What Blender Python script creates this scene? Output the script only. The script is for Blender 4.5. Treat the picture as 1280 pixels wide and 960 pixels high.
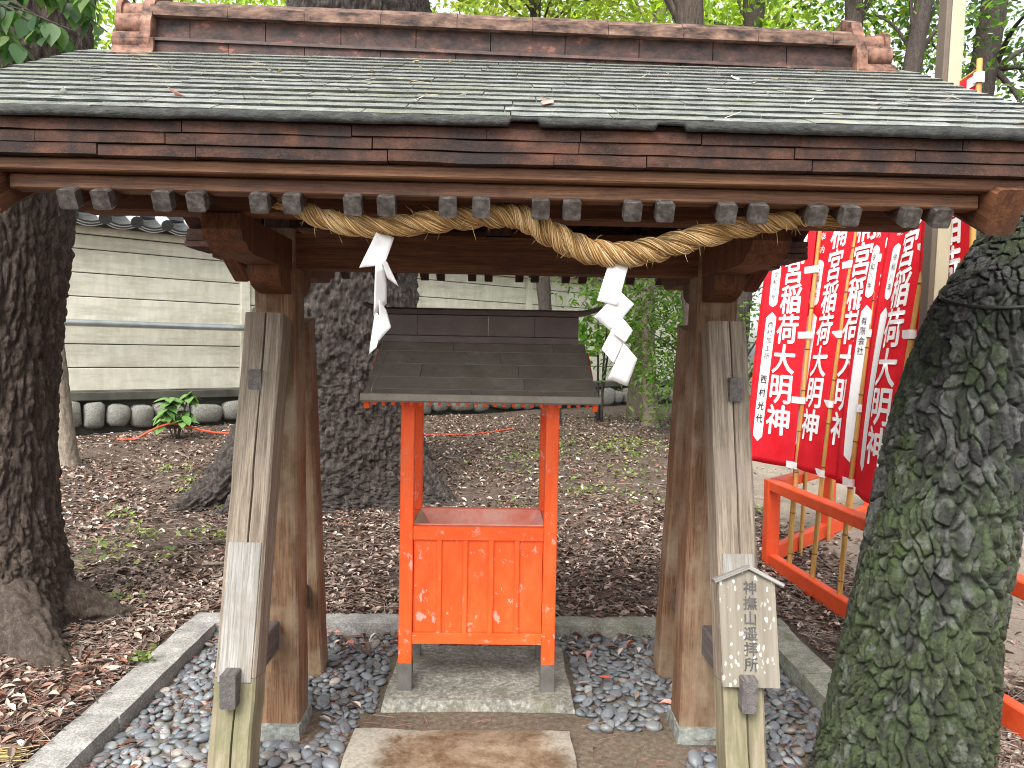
import bpy, bmesh, math, random
import numpy as np
from mathutils import Vector, Matrix
R_ = math.radians
random.seed(7); RNG = np.random.default_rng(11)
for o in list(bpy.data.objects): bpy.data.objects.remove(o)
S = bpy.context.scene
COL = S.collection

# ------------------------------------------------------------------ camera, sky, sun, exposure
cd = bpy.data.cameras.new('camera'); cam = bpy.data.objects.new('camera', cd); COL.objects.link(cam)
cd.sensor_width = 36; cd.lens = 950/1280*36; cd.clip_end = 400; cd.clip_start = 0.05
def cam_matrix(p, r, yw, h):
    p, r, yw = R_(p), R_(r), R_(yw)
    F = Vector((math.sin(yw)*math.cos(p), math.cos(yw)*math.cos(p), -math.sin(p)))
    R0 = Vector((math.cos(yw), -math.sin(yw), 0)); U0 = R0.cross(F)
    Rv = R0*math.cos(r)+U0*math.sin(r); U = U0*math.cos(r)-R0*math.sin(r)
    m = Matrix((Rv, U, -F)).transposed().to_4x4(); m.translation = (0, 0, h)
    return m
cam.matrix_world = cam_matrix(2.6, 1.05, 1.2, 1.55)
S.camera = cam
W = bpy.data.worlds.new('World'); S.world = W; W.use_nodes = True
SUN_EL, SUN_AZ = R_(52), R_(205)      # azimuth clockwise from +Y
wn = W.node_tree; bg = wn.nodes['Background']
sky = wn.nodes.new('ShaderNodeTexSky'); sky.sky_type = 'NISHITA'; sky.sun_disc = False
sky.sun_elevation = SUN_EL; sky.sun_rotation = SUN_AZ; sky.dust_density = 3.0; sky.air_density = 1.0
hs = wn.nodes.new('ShaderNodeHueSaturation'); hs.inputs['Saturation'].default_value = 0.22; hs.inputs['Value'].default_value = 1.25
wn.links.new(sky.outputs[0], hs.inputs['Color']); wn.links.new(hs.outputs[0], bg.inputs[0]); bg.inputs[1].default_value = 0.14
sd = bpy.data.lights.new('sun', 'SUN'); sun = bpy.data.objects.new('sun', sd); COL.objects.link(sun)
sd.energy = 2.0; sd.angle = R_(38); sd.color = (1, 0.96, 0.9)
sdir = Vector((math.sin(SUN_AZ)*math.cos(SUN_EL), math.cos(SUN_AZ)*math.cos(SUN_EL), math.sin(SUN_EL)))
sun.rotation_euler = sdir.to_track_quat('Z', 'Y').to_euler(); sun.location = (0, -3, 12)
S.view_settings.view_transform = 'Standard'; S.view_settings.look = 'None'; S.view_settings.gamma = 1
S.view_settings.exposure = 1.25
S.cycles.filter_width = 1.05

# ------------------------------------------------------------------ numpy noise
def _h(i, j, k, s=0):
    n = (i*374761393 + j*668265263 + k*2147483647 + s*144665) & 0xffffffff
    n = ((n ^ (n >> 13))*1274126177) & 0xffffffff
    n = ((n ^ (n >> 16))*2246822519) & 0xffffffff
    return ((n ^ (n >> 15)) & 0xffffff)/float(0xffffff)
def vnoise(P, s=0):
    P = np.asarray(P, float); I = np.floor(P).astype(np.int64); f = P-I; f = f*f*(3-2*f)
    out = 0
    for a in (0, 1):
        for b in (0, 1):
            for c in (0, 1):
                w = (f[:, 0] if a else 1-f[:, 0])*(f[:, 1] if b else 1-f[:, 1])*(f[:, 2] if c else 1-f[:, 2])
                out = out + w*_h(I[:, 0]+a, I[:, 1]+b, I[:, 2]+c, s)
    return out*2-1
def fbm(P, o=4, s=0):
    P = np.asarray(P, float); t = 0; a = 1; n = 0
    for k in range(o):
        t = t+a*vnoise(P*2**k+k*17.3, s+k); n += a; a *= .5
    return t/n
def voro(P, s=0):
    P = np.asarray(P, float); I = np.floor(P).astype(np.int64)
    F1 = np.full(len(P), 9.); F2 = np.full(len(P), 9.); ID = np.zeros(len(P))
    for a in (-1, 0, 1):
        for b in (-1, 0, 1):
            for c in (-1, 0, 1):
                i, j, k = I[:, 0]+a, I[:, 1]+b, I[:, 2]+c
                q = np.stack([i+_h(i, j, k, s), j+_h(i, j, k, s+1), k+_h(i, j, k, s+2)], 1)
                d = np.linalg.norm(P-q, axis=1); m = d < F1
                F2 = np.where(m, F1, np.minimum(F2, d)); ID = np.where(m, _h(i, j, k, s+5), ID); F1 = np.where(m, d, F1)
    return F1, F2, ID

# ------------------------------------------------------------------ materials
MATS = {}
class NT:
    def __init__(s, name):
        s.m = bpy.data.materials.new(name); s.m.use_nodes = True; s.t = s.m.node_tree
        s.b = s.t.nodes['Principled BSDF']; s.out = s.t.nodes['Material Output']; MATS[name] = s.m
    def n(s, ty, ins={}, **kw):
        x = s.t.nodes.new('ShaderNode'+ty)
        for k, v in kw.items(): setattr(x, k, v)
        for k, v in ins.items():
            if isinstance(v, bpy.types.NodeSocket): s.t.links.new(v, x.inputs[k])
            else: x.inputs[k].default_value = v
        return x
    def l(s, a, b): s.t.links.new(a, b)
    def coord(s, scale=(1, 1, 1), rnd=True, kind='Object'):
        c = s.n('TexCoord').outputs[kind]
        if rnd:
            oi = s.n('ObjectInfo').outputs['Random']
            v = s.n('Math', {0: oi, 1: 37.0}, operation='MULTIPLY').outputs[0]
            c = s.n('VectorMath', {0: c, 1: s.n('CombineXYZ', {0: v, 1: v, 2: v}).outputs[0]}, operation='ADD').outputs[0]
        return s.n('Mapping', {'Vector': c, 'Scale': scale}).outputs[0]
    def world(s, scale): return s.n('Mapping', {'Vector': s.n('NewGeometry').outputs['Position'], 'Scale': scale}).outputs[0]
    def noise(s, vec, scale=5, detail=5, rough=.6, dist=0):
        return s.n('TexNoise', {'Vector': vec, 'Scale': scale, 'Detail': detail, 'Roughness': rough, 'Distortion': dist}).outputs['Fac']
    def ramp(s, fac, stops, interp='LINEAR'):
        r = s.n('ValToRGB', {0: fac}); e = r.color_ramp.elements; r.color_ramp.interpolation = interp
        while len(e) < len(stops): e.new(.5)
        for x, (p, c) in zip(e, stops):
            x.position = p; x.color = (c if len(c) == 4 else (*c, 1)) if not isinstance(c, (int, float)) else (c, c, c, 1)
        return r.outputs[0]
    def mix(s, fac, a, b, mode='MIX'):
        x = s.n('Mix', data_type='RGBA', blend_type=mode)
        for sock, v in ((x.inputs[0], fac), (x.inputs[6], a), (x.inputs[7], b)):
            if isinstance(v, bpy.types.NodeSocket): s.l(v, sock)
            elif isinstance(v, (int, float)): sock.default_value = v
            else: sock.default_value = (*v, 1)
        return x.outputs[2]
    def bump(s, h, strength=.4, dist=.01):
        b = s.n('Bump', {'Height': h, 'Strength': strength, 'Distance': dist}).outputs[0]; s.l(b, s.b.inputs['Normal']); return b
    def fin(s, color=None, rough=.7, spec=.4, metal=0):
        for k, v in (('Base Color', color), ('Roughness', rough), ('Specular IOR Level', spec), ('Metallic', metal)):
            if v is None: continue
            if isinstance(v, bpy.types.NodeSocket): s.l(v, s.b.inputs[k])
            elif k == 'Base Color': s.b.inputs[k].default_value = (*v, 1)
            else: s.b.inputs[k].default_value = v
        return s.m
def wood(name, dark, light, rough=.75, stain=None, stain_amt=0, grain=1.0, spec=.3, bump=.35):
    t = NT(name); c = t.coord((26*grain, 26*grain, 1.3*grain))
    g = t.noise(c, 1.6, 6, .62, .5); fine = t.noise(t.coord((170, 170, 6)), 1.2, 4, .7)
    col = t.ramp(g, [(.32, dark), (.68, light)])
    col = t.mix(t.ramp(fine, [(.36, 0.25), (.56, 1)]), tuple(x*.6 for x in dark), col)
    obj_var = t.n('ObjectInfo').outputs['Random']
    col = t.mix(.5, col, t.mix(1.0, col, t.ramp(obj_var, [(0, .62), (1, 1.25)]), 'MULTIPLY'))
    if stain:
        st = t.noise(t.coord((3, 3, 2.2)), 1.5, 5, .65)
        col = t.mix(t.ramp(st, [(.62-stain_amt, 0), (.86-stain_amt, 1)]), col, stain)
    h = t.mix(.5, g, fine); t.bump(h, bump, .006)
    return t.fin(col, rough, spec)
def plain(name, color, rough=.6, spec=.4, metal=0, var=.15, scale=12, bump=.1):
    t = NT(name); n = t.noise(t.coord(), scale, 5, .6)
    a = tuple(x*(1-var) for x in color); b = tuple(min(1, x*(1+var)) for x in color)
    t.bump(n, bump, .005)
    return t.fin(t.ramp(n, [(.3, a), (.7, b)]), rough, spec, metal)
def vcol(name, rough=.7, spec=.3, transl=0, nscale=0):
    t = NT(name); a = t.n('Attribute', attribute_name='Col').outputs['Color']
    t.fin(a, rough, spec)
    if transl:
        tr = t.n('BsdfTranslucent', {'Color': t.mix(1.0, a, (1.5, 1.6, .7), 'MULTIPLY')})
        mx = t.n('MixShader', {0: transl, 1: t.b.outputs[0], 2: tr.outputs[0]}); t.l(mx.outputs[0], t.out.inputs[0])
    return t.m

# timber
wood('timber_red', (.075, .028, .013), (.20, .080, .034), .7, (.05, .03, .022), .1)
wood('timber_fascia', (.085, .034, .018), (.27, .13, .062), .6, (.05, .024, .015), .1, grain=.8)
wood('timber_post', (.11, .052, .026), (.30, .175, .098), .75, (.30, .225, .15), .2, bump=.7)
wood('timber_grey', (.17, .132, .098), (.38, .318, .245), .85, (.25, .205, .165), .12, bump=.7)
wood('timber_patch', (.20, .19, .172), (.33, .318, .295), .85, (.21, .175, .135), .1)
wood('timber_dark', (.030, .014, .009), (.085, .036, .02), .7)
wood('wedge_wood', (.085, .075, .072), (.19, .17, .16), .8)
t = NT('brace_foot')                                    # weathered wood grown over with algae towards the ground
c = t.coord((26, 26, 1.3)); g = t.noise(c, 1.6, 6, .62, .5)
col = t.ramp(g, [(.3, (.14, .115, .075)), (.7, (.33, .29, .2))])
al = t.noise(t.coord((9, 9, 3)), 1.5, 6, .7); col = t.mix(t.ramp(al, [(.42, 0), (.62, .75)]), col, (.135, .132, .068))
t.bump(g, .5, .006); t.fin(col, .85, .25)
# sign board: pale weathered wood with white lichen spots
t = NT('sign_board'); g = t.noise(t.coord((40, 40, 1.5)), 1.5, 6, .6)
col = t.ramp(g, [(.3, (.165, .145, .112)), (.7, (.255, .23, .185))])
sx = t.n('SeparateXYZ', {0: t.n('TexCoord').outputs['Object']}); wv = t.noise(t.coord((5, 5, 2)), 2, 4)
edge = t.n('Math', {0: sx.outputs[0], 1: t.n('Math', {0: wv, 1: .09}, operation='MULTIPLY').outputs[0]}, operation='ADD').outputs[0]
col = t.mix(t.ramp(edge, [(.46, 0), (.50, 0)]), col, (.6, .59, .55))
v = t.n('TexVoronoi', {'Vector': t.n('VectorMath', {0: t.coord((58, 58, 30)), 1: t.n('VectorMath', {0: t.n('TexNoise', {'Vector': t.coord((40, 40, 30)), 'Scale': 1.0}).outputs['Color'], 1: (1.1, 1.1, 1.1)}, operation='MULTIPLY').outputs[0]}, operation='ADD').outputs[0], 'Scale': 1.0, 'Randomness': 1.0})
sp = t.ramp(v.outputs['Distance'], [(.20, 1), (.30, 0)]); dn = t.ramp(t.noise(t.coord((6, 6, 4)), 2, 3), [(.42, 0), (.6, 1)])
col = t.mix(t.mix(1.0, sp, dn, 'MULTIPLY'), col, (.72, .71, .66)); t.bump(g, .3, .004); t.fin(col, .8, .2)
plain('ink', (.045, .043, .045), .8, .2); plain('faded_ink', (.085, .08, .078), .85, .2, 0, .4, 60)
# roof
t = NT('shingle'); n1 = t.noise(t.coord((9, 9, 9)), 2, 6, .65); n2 = t.noise(t.coord((120, 120, 120)), 1, 3, .7)
rv = t.n('ObjectInfo').outputs['Random']
col = t.ramp(n1, [(.3, (.15, .16, .155)), (.55, (.26, .275, .262)), (.75, (.37, .38, .345))])
col = t.mix(t.ramp(rv, [(.2, 0), (1, .55)]), col, (.19, .205, .15))
mo = t.noise(t.coord((2.2, 2.2, 2.2), False, 'Generated'), 1.2, 4)
col = t.mix(t.ramp(t.noise(t.world((1.6, 5, 5)), 2.0, 6, .7), [(.52, 0), (.72, .75)]), col, (.27, .28, .15))
t.bump(t.mix(.35, n2, n1), .45, .004)
t.fin(col, t.ramp(n1, [(.3, .15), (.7, .36)]), .9)
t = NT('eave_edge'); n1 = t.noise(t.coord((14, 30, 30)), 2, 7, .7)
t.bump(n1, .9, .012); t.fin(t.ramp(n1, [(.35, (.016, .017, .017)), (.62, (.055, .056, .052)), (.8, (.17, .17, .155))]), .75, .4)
t = NT('eave_course'); n1 = t.noise(t.world((4, 6, 9)), 1.6, 7, .68); n2 = t.noise(t.coord((160, 160, 160)), 1, 4, .75)
col = t.ramp(n1, [(.33, (.014, .009, .008)), (.47, (.046, .021, .014)), (.6, (.09, .039, .024)), (.72, (.15, .060, .032))])
col = t.mix(t.ramp(n2, [(.5, 0), (.75, .45)]), col, (.13, .09, .075))
col = t.mix(t.ramp(t.noise(t.world((5, 5, 2.2)), 1.3, 6, .72), [(.47, 0), (.62, .85)]), col, (.02, .016, .016))
t.bump(n2, .6, .004); t.fin(col, .8, .3)
t = NT('ridge_clay'); n1 = t.noise(t.world((7, 7, 11)), 2, 7, .68); n2 = t.noise(t.coord((60, 60, 60)), 1, 4, .7)
col = t.ramp(n1, [(.36, (.014, .010, .009)), (.47, (.042, .022, .018)), (.60, (.075, .036, .028)), (.67, (.24, .09, .055)), (.72, (.085, .04, .03))])
t.bump(n2, .5, .004); t.fin(col, .65, .35)
t = NT('cap_clay'); n1 = t.noise(t.world((8, 20, 20)), 1.6, 6, .7)
t.bump(n1, .4, .004); t.fin(t.ramp(n1, [(.36, (.02, .014, .012)), (.46, (.085, .05, .038)), (.58, (.17, .10, .072)), (.72, (.30, .195, .14))]), .7, .3)
t = NT('ogre_clay'); n1 = t.noise(t.world((12, 12, 12)), 1.6, 6, .7)
t.bump(n1, .5, .004); t.fin(t.ramp(n1, [(.36, (.025, .017, .015)), (.46, (.13, .065, .045)), (.6, (.26, .135, .092)), (.75, (.38, .23, .165))]), .7, .3)
t = NT('rafter_cap'); n1 = t.noise(t.coord((30, 30, 30)), 1.5, 6, .7); n2 = t.noise(t.coord((9, 9, 9)), 1.3, 3)
t.bump(n2, .2, .004); t.fin(t.ramp(n1, [(.30, (.032, .026, .022)), (.5, (.085, .074, .067)), (.70, (.19, .178, .166))]), t.ramp(n2, [(.35, .25), (.65, .6)]), .5, .3)
plain('deck_wood', (.055, .026, .016), .8, .2, 0, .3)
# offering box
t = NT('vermilion'); n1 = t.noise(t.coord((11, 11, 7)), 2, 7, .7, .3); n2 = t.noise(t.coord((1.8, 1.8, 2.5)), 1.7, 3)
base = t.ramp(t.noise(t.coord((7, 7, 2.5)), 2, 6, .7), [(.3, (.80, .082, .013)), (.5, (.90, .112, .018)), (.72, (.90, .155, .04))])
chip = t.mix(1.0, t.ramp(n1, [(.575, 0), (.61, 1)]), t.ramp(n2, [(.44, 0), (.56, 1)]), 'MULTIPLY')
t.bump(chip, .25, .002); t.fin(t.mix(chip, base, (.68, .36, .29)), .5, .35)
t = NT('worn_vermilion'); n1 = t.noise(t.coord((5, 5, 5)), 2, 6, .7)
t.fin(t.ramp(n1, [(.3, (.82, .24, .16)), (.5, (.84, .38, .29)), (.72, (.84, .56, .48))]), .55, .3)
t = NT('worn_beige'); n1 = t.noise(t.coord((5, 5, 5)), 2, 6, .7)
t.fin(t.ramp(n1, [(.3, (.36, .27, .18)), (.7, (.48, .37, .27))]), .6, .3)
t = NT('fence_red'); n1 = t.noise(t.coord((6, 6, 6)), 2, 6, .7)
t.fin(t.ramp(n1, [(.3, (.70, .066, .016)), (.7, (.80, .105, .03))]), .5, .35)
plain('steel_sheath', (.19, .18, .165), .42, .5, .5, .25, 18)
t = NT('box_roof'); n1 = t.noise(t.coord((4, 4, 4)), 2, 6, .65); n2 = t.noise(t.coord((70, 70, 70)), 1, 3, .7)
col = t.ramp(n1, [(.3, (.18, .155, .125)), (.55, (.25, .22, .18)), (.75, (.33, .295, .25))])
col = t.mix(t.ramp(t.noise(t.coord((2.6, 2.6, 3.5)), 1.5, 6, .75), [(.6, 0), (.74, .8)]), col, (.46, .45, .43))
col = t.mix(t.ramp(n2, [(.66, 0), (.72, .7)]), col, (.017, .014, .013))
t.bump(n2, .15, .002); t.fin(col, .45, .5, .0)
plain('box_ridge', (.115, .08, .07), .42, .5, 0, .3, 10)
# stone
def stone(name, a, b, c_, sc=60, rough=.8, moss=None, mamt=.0):
    t = NT(name); n1 = t.noise(t.coord((sc, sc, sc)), 1.5, 4, .75); n2 = t.noise(t.coord((6, 6, 6)), 1.3, 5, .65)
    col = t.ramp(n1, [(.32, a), (.52, b), (.68, c_)]); col = t.mix(.75, col, t.mix(1.0, col, t.ramp(n2, [(.3, .45), (.7, 1.4)]), 'MULTIPLY'))
    if moss: col = t.mix(t.ramp(t.noise(t.coord((4, 4, 4)), 1.8, 6, .7), [(.58-mamt, 0), (.75-mamt, .7)]), col, moss)
    t.bump(t.mix(.5, n1, n2), .6, .008); return t.fin(col, rough, .35)
stone('granite', (.15, .145, .135), (.30, .29, .27), (.47, .46, .43), 70)
stone('granite_moss', (.15, .15, .12), (.28, .285, .235), (.42, .425, .37), 60, moss=(.11, .125, .06), mamt=.08)
stone('slab_stone', (.115, .112, .09), (.26, .252, .215), (.46, .455, .40), 30, moss=(.15, .145, .09), mamt=.07)
stone('footing_stone', (.13, .14, .125), (.24, .255, .23), (.37, .39, .355), 24)
stone('wall_stone', (.10, .098, .085), (.21, .205, .18), (.38, .37, .335), 14)
plain('plinth', (.075, .075, .06), .85, .2, 0, .4, 4)
t = NT('slab_wet'); n1 = t.noise(t.coord((48, 48, 48)), 1.5, 4, .75); n2 = t.noise(t.coord((3.2, 3.6, 3)), 1.2, 6, .68, .4)
dry = t.ramp(n1, [(.3, (.18, .165, .13)), (.6, (.34, .32, .265))]); mud = t.ramp(n1, [(.3, (.06, .040, .024)), (.7, (.15, .105, .064))])
tan = t.ramp(n1, [(.3, (.20, .155, .10)), (.7, (.31, .26, .19))])
px = t.n('SeparateXYZ', {0: t.n('TexCoord').outputs['Object']})
rad = t.n('VectorMath', {0: t.n('VectorMath', {0: t.n('TexCoord').outputs['Object'], 1: (.05, .27, 0)}, operation='SUBTRACT').outputs[0], 1: (1.0, 1.05, 0)}, operation='MULTIPLY').outputs[0]
ln = t.n('VectorMath', {0: rad}, operation='LENGTH').outputs['Value']
f = t.n('Math', {0: ln, 1: t.n('Math', {0: n2, 1: .42}, operation='MULTIPLY').outputs[0]}, operation='ADD').outputs[0]
wetm = t.ramp(f, [(.50, 1), (.60, 0)]); col = t.mix(wetm, dry, t.mix(t.ramp(n2, [(.42, 0), (.62, 1)]), mud, tan))
t.bump(n1, .4, .005); t.fin(col, t.ramp(wetm, [(0, .8), (1, .38)]), .4)
# soils
t = NT('soil'); n1 = t.noise(t.coord((1, 1, 1), False), 42, 5, .7); n2 = t.noise(t.coord((1, 1, 1), False), 3, 5, .6)
col = t.ramp(n1, [(.3, (.075, .058, .042)), (.55, (.15, .12, .088)), (.75, (.25, .21, .16))]); col = t.mix(.5, col, t.mix(1.0, col, t.ramp(n2, [(.3, .55), (.7, 1.2)]), 'MULTIPLY'))
t.bump(n1, .7, .01); t.fin(col, .85, .25)
t = NT('forest_floor'); n1 = t.noise(t.coord((1, 1, 1), False), 30, 6, .75); n2 = t.noise(t.coord((1, 1, 1), False), 1.6, 5, .6)
col = t.ramp(n1, [(.3, (.05, .035, .028)), (.55, (.125, .09, .07)), (.75, (.235, .18, .145))]); col = t.mix(.5, col, t.mix(1.0, col, t.ramp(n2, [(.3, .6), (.7, 1.3)]), 'MULTIPLY'))
t.bump(n1, .9, .02); t.fin(col, .8, .3)
t = NT('sand'); n1 = t.noise(t.coord((1, 1, 1), False), 60, 5, .75); n2 = t.noise(t.coord((1, 1, 1), False), 2, 5, .6)
col = t.ramp(n1, [(.3, (.17, .14, .11)), (.55, (.30, .255, .205)), (.75, (.42, .37, .31))]); col = t.mix(t.ramp(n2, [(.45, 0), (.65, .6)]), col, (.14, .11, .085))
t.bump(n1, .6, .008); t.fin(col, .9, .2)
# wall and tile
t = NT('cream_plaster'); n1 = t.noise(t.coord((.8, .8, 5)), 2, 5, .65); n2 = t.noise(t.coord((5, 5, .7)), 2, 5, .7)
col = t.ramp(n1, [(.3, (.56, .54, .44)), (.7, (.70, .68, .575))]); col = t.mix(t.ramp(n2, [(.5, 0), (.74, .7)]), col, (.36, .34, .255)); n3 = t.noise(t.world((1.2, 1.2, 1.0)), 1.5, 6, .7); col = t.mix(t.ramp(n3, [(.48, 0), (.68, .6)]), col, (.38, .355, .26))
t.fin(col, .75, .3)
plain('roof_tile', (.055, .058, .06), .3, .6, 0, .3, 8); plain('glare_mortar_white', (.66, .67, .66), .5, .4, 0, .1, 8)
plain('galvanised', (.42, .45, .46), .35, .5, .7, .2, 6)
plain('pole_beige', (.42, .38, .27), .55, .4, 0, .1, 4); plain('pole_brown', (.13, .10, .075), .6, .4, 0, .2, 4)
# paper, straw, cloth
plain('paper', (.74, .73, .73), .75, .2, 0, .03, 6)
vcol('straw', .7, .25); vcol('leaf_litter', .55, .4); vcol('twig', .8, .2); vcol('pebble_mix', .45, .45)
vcol('foliage', .45, .4, .6); vcol('weed', .5, .35, .35)
t = NT('cloth_red'); n1 = t.noise(t.coord((4, 4, 4)), 2, 5, .6); t.fin(t.ramp(n1, [(.3, (.76, .018, .032)), (.7, (.88, .035, .055))]), .75, .15); t.bump(t.noise(t.coord((10, 10, 5)), 1.5, 5, .6), .35, .02)
tr = t.n('BsdfTranslucent', {'Color': (.85, .02, .03, 1)}); t.l(t.n('MixShader', {0: .35, 1: t.b.outputs[0], 2: tr.outputs[0]}).outputs[0], t.out.inputs[0])
plain('cloth_white', (.85, .83, .83), .75, .15, 0, .04, 6)
t = NT('bamboo'); n1 = t.noise(t.coord((40, 40, 2)), 1.4, 4, .6)
t.fin(t.ramp(n1, [(.3, (.36, .17, .035)), (.7, (.60, .36, .11))]), .4, .45)
plain('bamboo_node', (.20, .10, .035), .5, .3)
plain('hose_orange', (.66, .085, .035), .4, .4); plain('cable_black', (.014, .014, .015), .5, .4)
# pebbles
t = NT('pebble'); n1 = t.noise(t.coord((20, 20, 20)), 1.5, 5, .65); rv = t.n('ObjectInfo').outputs['Random']
col = t.ramp(rv, [(0, (.10, .11, .12)), (.3, (.16, .178, .195)), (.7, (.14, .15, .157)), (.9, (.205, .215, .215)), (.97, (.17, .15, .13)), (1, (.28, .27, .25))])
col = t.mix(.5, col, t.mix(1.0, col, t.ramp(n1, [(.3, .65), (.7, 1.35)]), 'MULTIPLY')); t.bump(n1, .15, .003); t.fin(col, .42, .5)
# bark
def bark(name, a, b, c_, patch=None, pamt=0, rough=.75, sc=(30, 30, 9), patch2=None, spec=.35):
    t = NT(name); n1 = t.noise(t.coord(sc, False), 1.5, 7, .7, .6); n2 = t.noise(t.coord((4, 4, 2.4), False), 1.4, 5, .65); n3 = t.noise(t.coord((110, 110, 60), False), 1, 4, .7)
    col = t.ramp(n1, [(.3, a), (.52, b), (.72, c_)])
    if patch: col = t.mix(t.mix(1.0, t.ramp(n2, [(.60-pamt, 0), (.72-pamt, 1)]), t.ramp(n1, [(.35, .25), (.6, 1)]), 'MULTIPLY'), col, patch)
    if patch2:
        n4 = t.noise(t.coord((13, 13, 9), False), 1.5, 6, .7); col = t.mix(t.ramp(n4, [(.57, 0), (.66, .85)]), col, patch2)
    n5 = t.noise(t.coord((240, 240, 100), False), 1, 5, .75); col = t.mix(1.0, col, t.ramp(n5, [(.34, .40), (.5, 1.0), (.66, 1.75)]), 'MULTIPLY')
    t.bump(t.mix(.55, t.mix(.5, n1, n3), n5), 1.0, .016); return t.fin(col, rough, spec)
bark('bark_dark', (.030, .021, .016), (.075, .055, .042), (.15, .118, .094), (.10, .088, .055), .0, sc=(34, 34, 5))
bark('bark_great', (.022, .018, .016), (.062, .050, .043), (.165, .135, .118), (.13, .085, .055), -.03, sc=(20, 20, 9))
bark('bark_pine', (.010, .010, .009), (.038, .037, .034), (.10, .10, .095), (.045, .064, .018), .08, .42, sc=(55, 55, 20), patch2=(.13, .14, .125), spec=.6)
bark('bark_pale', (.15, .12, .09), (.27, .22, .17), (.38, .33, .27), (.10, .07, .05), .05)
bark('bark_far', (.03, .024, .02), (.065, .05, .042), (.11, .09, .075))

nt = MATS['bark_pine'].node_tree; pb = nt.nodes['Principled BSDF']; lk = pb.inputs['Base Color'].links[0].from_socket
at = nt.nodes.new('ShaderNodeAttribute'); at.attribute_name = 'Col'; mx_ = nt.nodes.new('ShaderNodeMix'); mx_.data_type = 'RGBA'; mx_.inputs[0].default_value = .82
nt.links.new(lk, mx_.inputs[6]); tc_ = nt.nodes.new('ShaderNodeTexCoord'); nz_ = nt.nodes.new('ShaderNodeTexNoise'); nz_.inputs['Scale'].default_value = 170; nz_.inputs['Detail'].default_value = 6; nz_.inputs['Roughness'].default_value = .75
nt.links.new(tc_.outputs['Object'], nz_.inputs['Vector']); rp_ = nt.nodes.new('ShaderNodeValToRGB'); rp_.color_ramp.elements[0].position = .36; rp_.color_ramp.elements[0].color = (.42, .42, .42, 1); rp_.color_ramp.elements[1].position = .66; rp_.color_ramp.elements[1].color = (1.6, 1.6, 1.6, 1)
mu_ = nt.nodes.new('ShaderNodeMix'); mu_.data_type = 'RGBA'; mu_.blend_type = 'MULTIPLY'; mu_.inputs[0].default_value = 1
nt.links.new(nz_.outputs['Fac'], rp_.inputs[0]); nt.links.new(at.outputs['Color'], mu_.inputs[6]); nt.links.new(rp_.outputs[0], mu_.inputs[7])
nt.links.new(mu_.outputs[2], mx_.inputs[7]); nt.links.new(mx_.outputs[2], pb.inputs['Base Color'])
# ------------------------------------------------------------------ object helpers
def link(o): COL.objects.link(o); return o
def tag(o, label=None, cat=None, group=None, kind=None):
    for k, v in (('label', label), ('category', cat), ('group', group), ('kind', kind)):
        if v: o[k] = v
    return o
def thing(name, label, cat, loc, group=None):
    o = link(bpy.data.objects.new(name, None)); o.location = loc; o.empty_display_size = .1
    return tag(o, label, cat, group)
def setpar(o, p):
    if p is None: return o
    o.parent = p; m = Matrix.Identity(4); q = p
    chain = []
    while q: chain.append(q); q = q.parent
    for q in reversed(chain): m = m @ q.matrix_parent_inverse @ q.matrix_basis
    o.matrix_parent_inverse = m.inverted(); return o
def mesh(name, V, F, mat=None, smooth=False, col=None):
    me = bpy.data.meshes.new(name)
    if isinstance(V, np.ndarray) and isinstance(F, np.ndarray):
        n, k = F.shape; me.vertices.add(len(V)); me.vertices.foreach_set('co', V.astype(np.float32).ravel())
        me.loops.add(n*k); me.loops.foreach_set('vertex_index', F.astype(np.int32).ravel())
        me.polygons.add(n); me.polygons.foreach_set('loop_start', np.arange(0, n*k, k, dtype=np.int32))
        me.polygons.foreach_set('loop_total', np.full(n, k, dtype=np.int32))
    else: me.from_pydata([tuple(v) for v in V], [], F)
    me.update(calc_edges=True); me.validate()
    if smooth: me.polygons.foreach_set('use_smooth', np.ones(len(me.polygons), bool))
    if col is not None:
        a = me.color_attributes.new('Col', 'FLOAT_COLOR', 'POINT'); c = np.ones((len(me.vertices), 4), np.float32); c[:, :3] = col
        a.data.foreach_set('color', c.ravel())
    if mat: me.materials.append(MATS[mat])
    return me
def put(name, me, parent=None, loc=(0, 0, 0), rot=None, mw=None, scale=None):
    o = link(bpy.data.objects.new(name, me))
    if mw is not None: o.matrix_basis = mw
    else:
        o.location = loc
        if rot is not None: o.rotation_euler = rot
        if scale is not None: o.scale = scale
    return setpar(o, parent)
def fix_normals(me):
    bm = bmesh.new(); bm.from_mesh(me); bmesh.ops.recalc_face_normals(bm, faces=bm.faces); bm.to_mesh(me); bm.free(); return me
def prism(profile, length, mat, segs=1, wob=0, name='prism', seed=0, smooth=False):
    """profile: list of (x,y) ccw, extruded along local z from 0 to length"""
    n = len(profile); V = []; F = []
    rr = random.Random(seed)
    for k in range(segs+1):
        z = length*k/segs; dx, dy = (rr.uniform(-wob, wob), rr.uniform(-wob, wob)) if 0 < k < segs else (0, 0)
        for (x, y) in profile: V.append((x+dx+rr.uniform(-wob, wob)*.5, y+dy+rr.uniform(-wob, wob)*.5, z))
    for k in range(segs):
        for i in range(n): a = k*n+i; b = k*n+(i+1) % n; F.append((a, b, b+n, a+n))
    F.append(tuple(reversed(range(n)))); F.append(tuple(range(segs*n, segs*n+n)))
    return mesh(name, V, F, mat, smooth)
def rect(w, t, c=.004):
    a, b = w/2, t/2; c = min(c, a*.4, b*.4)
    return [(-a+c, -b), (a-c, -b), (a, -b+c), (a, b-c), (a-c, b), (-a+c, b), (-a, b-c), (-a, -b+c)]
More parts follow.
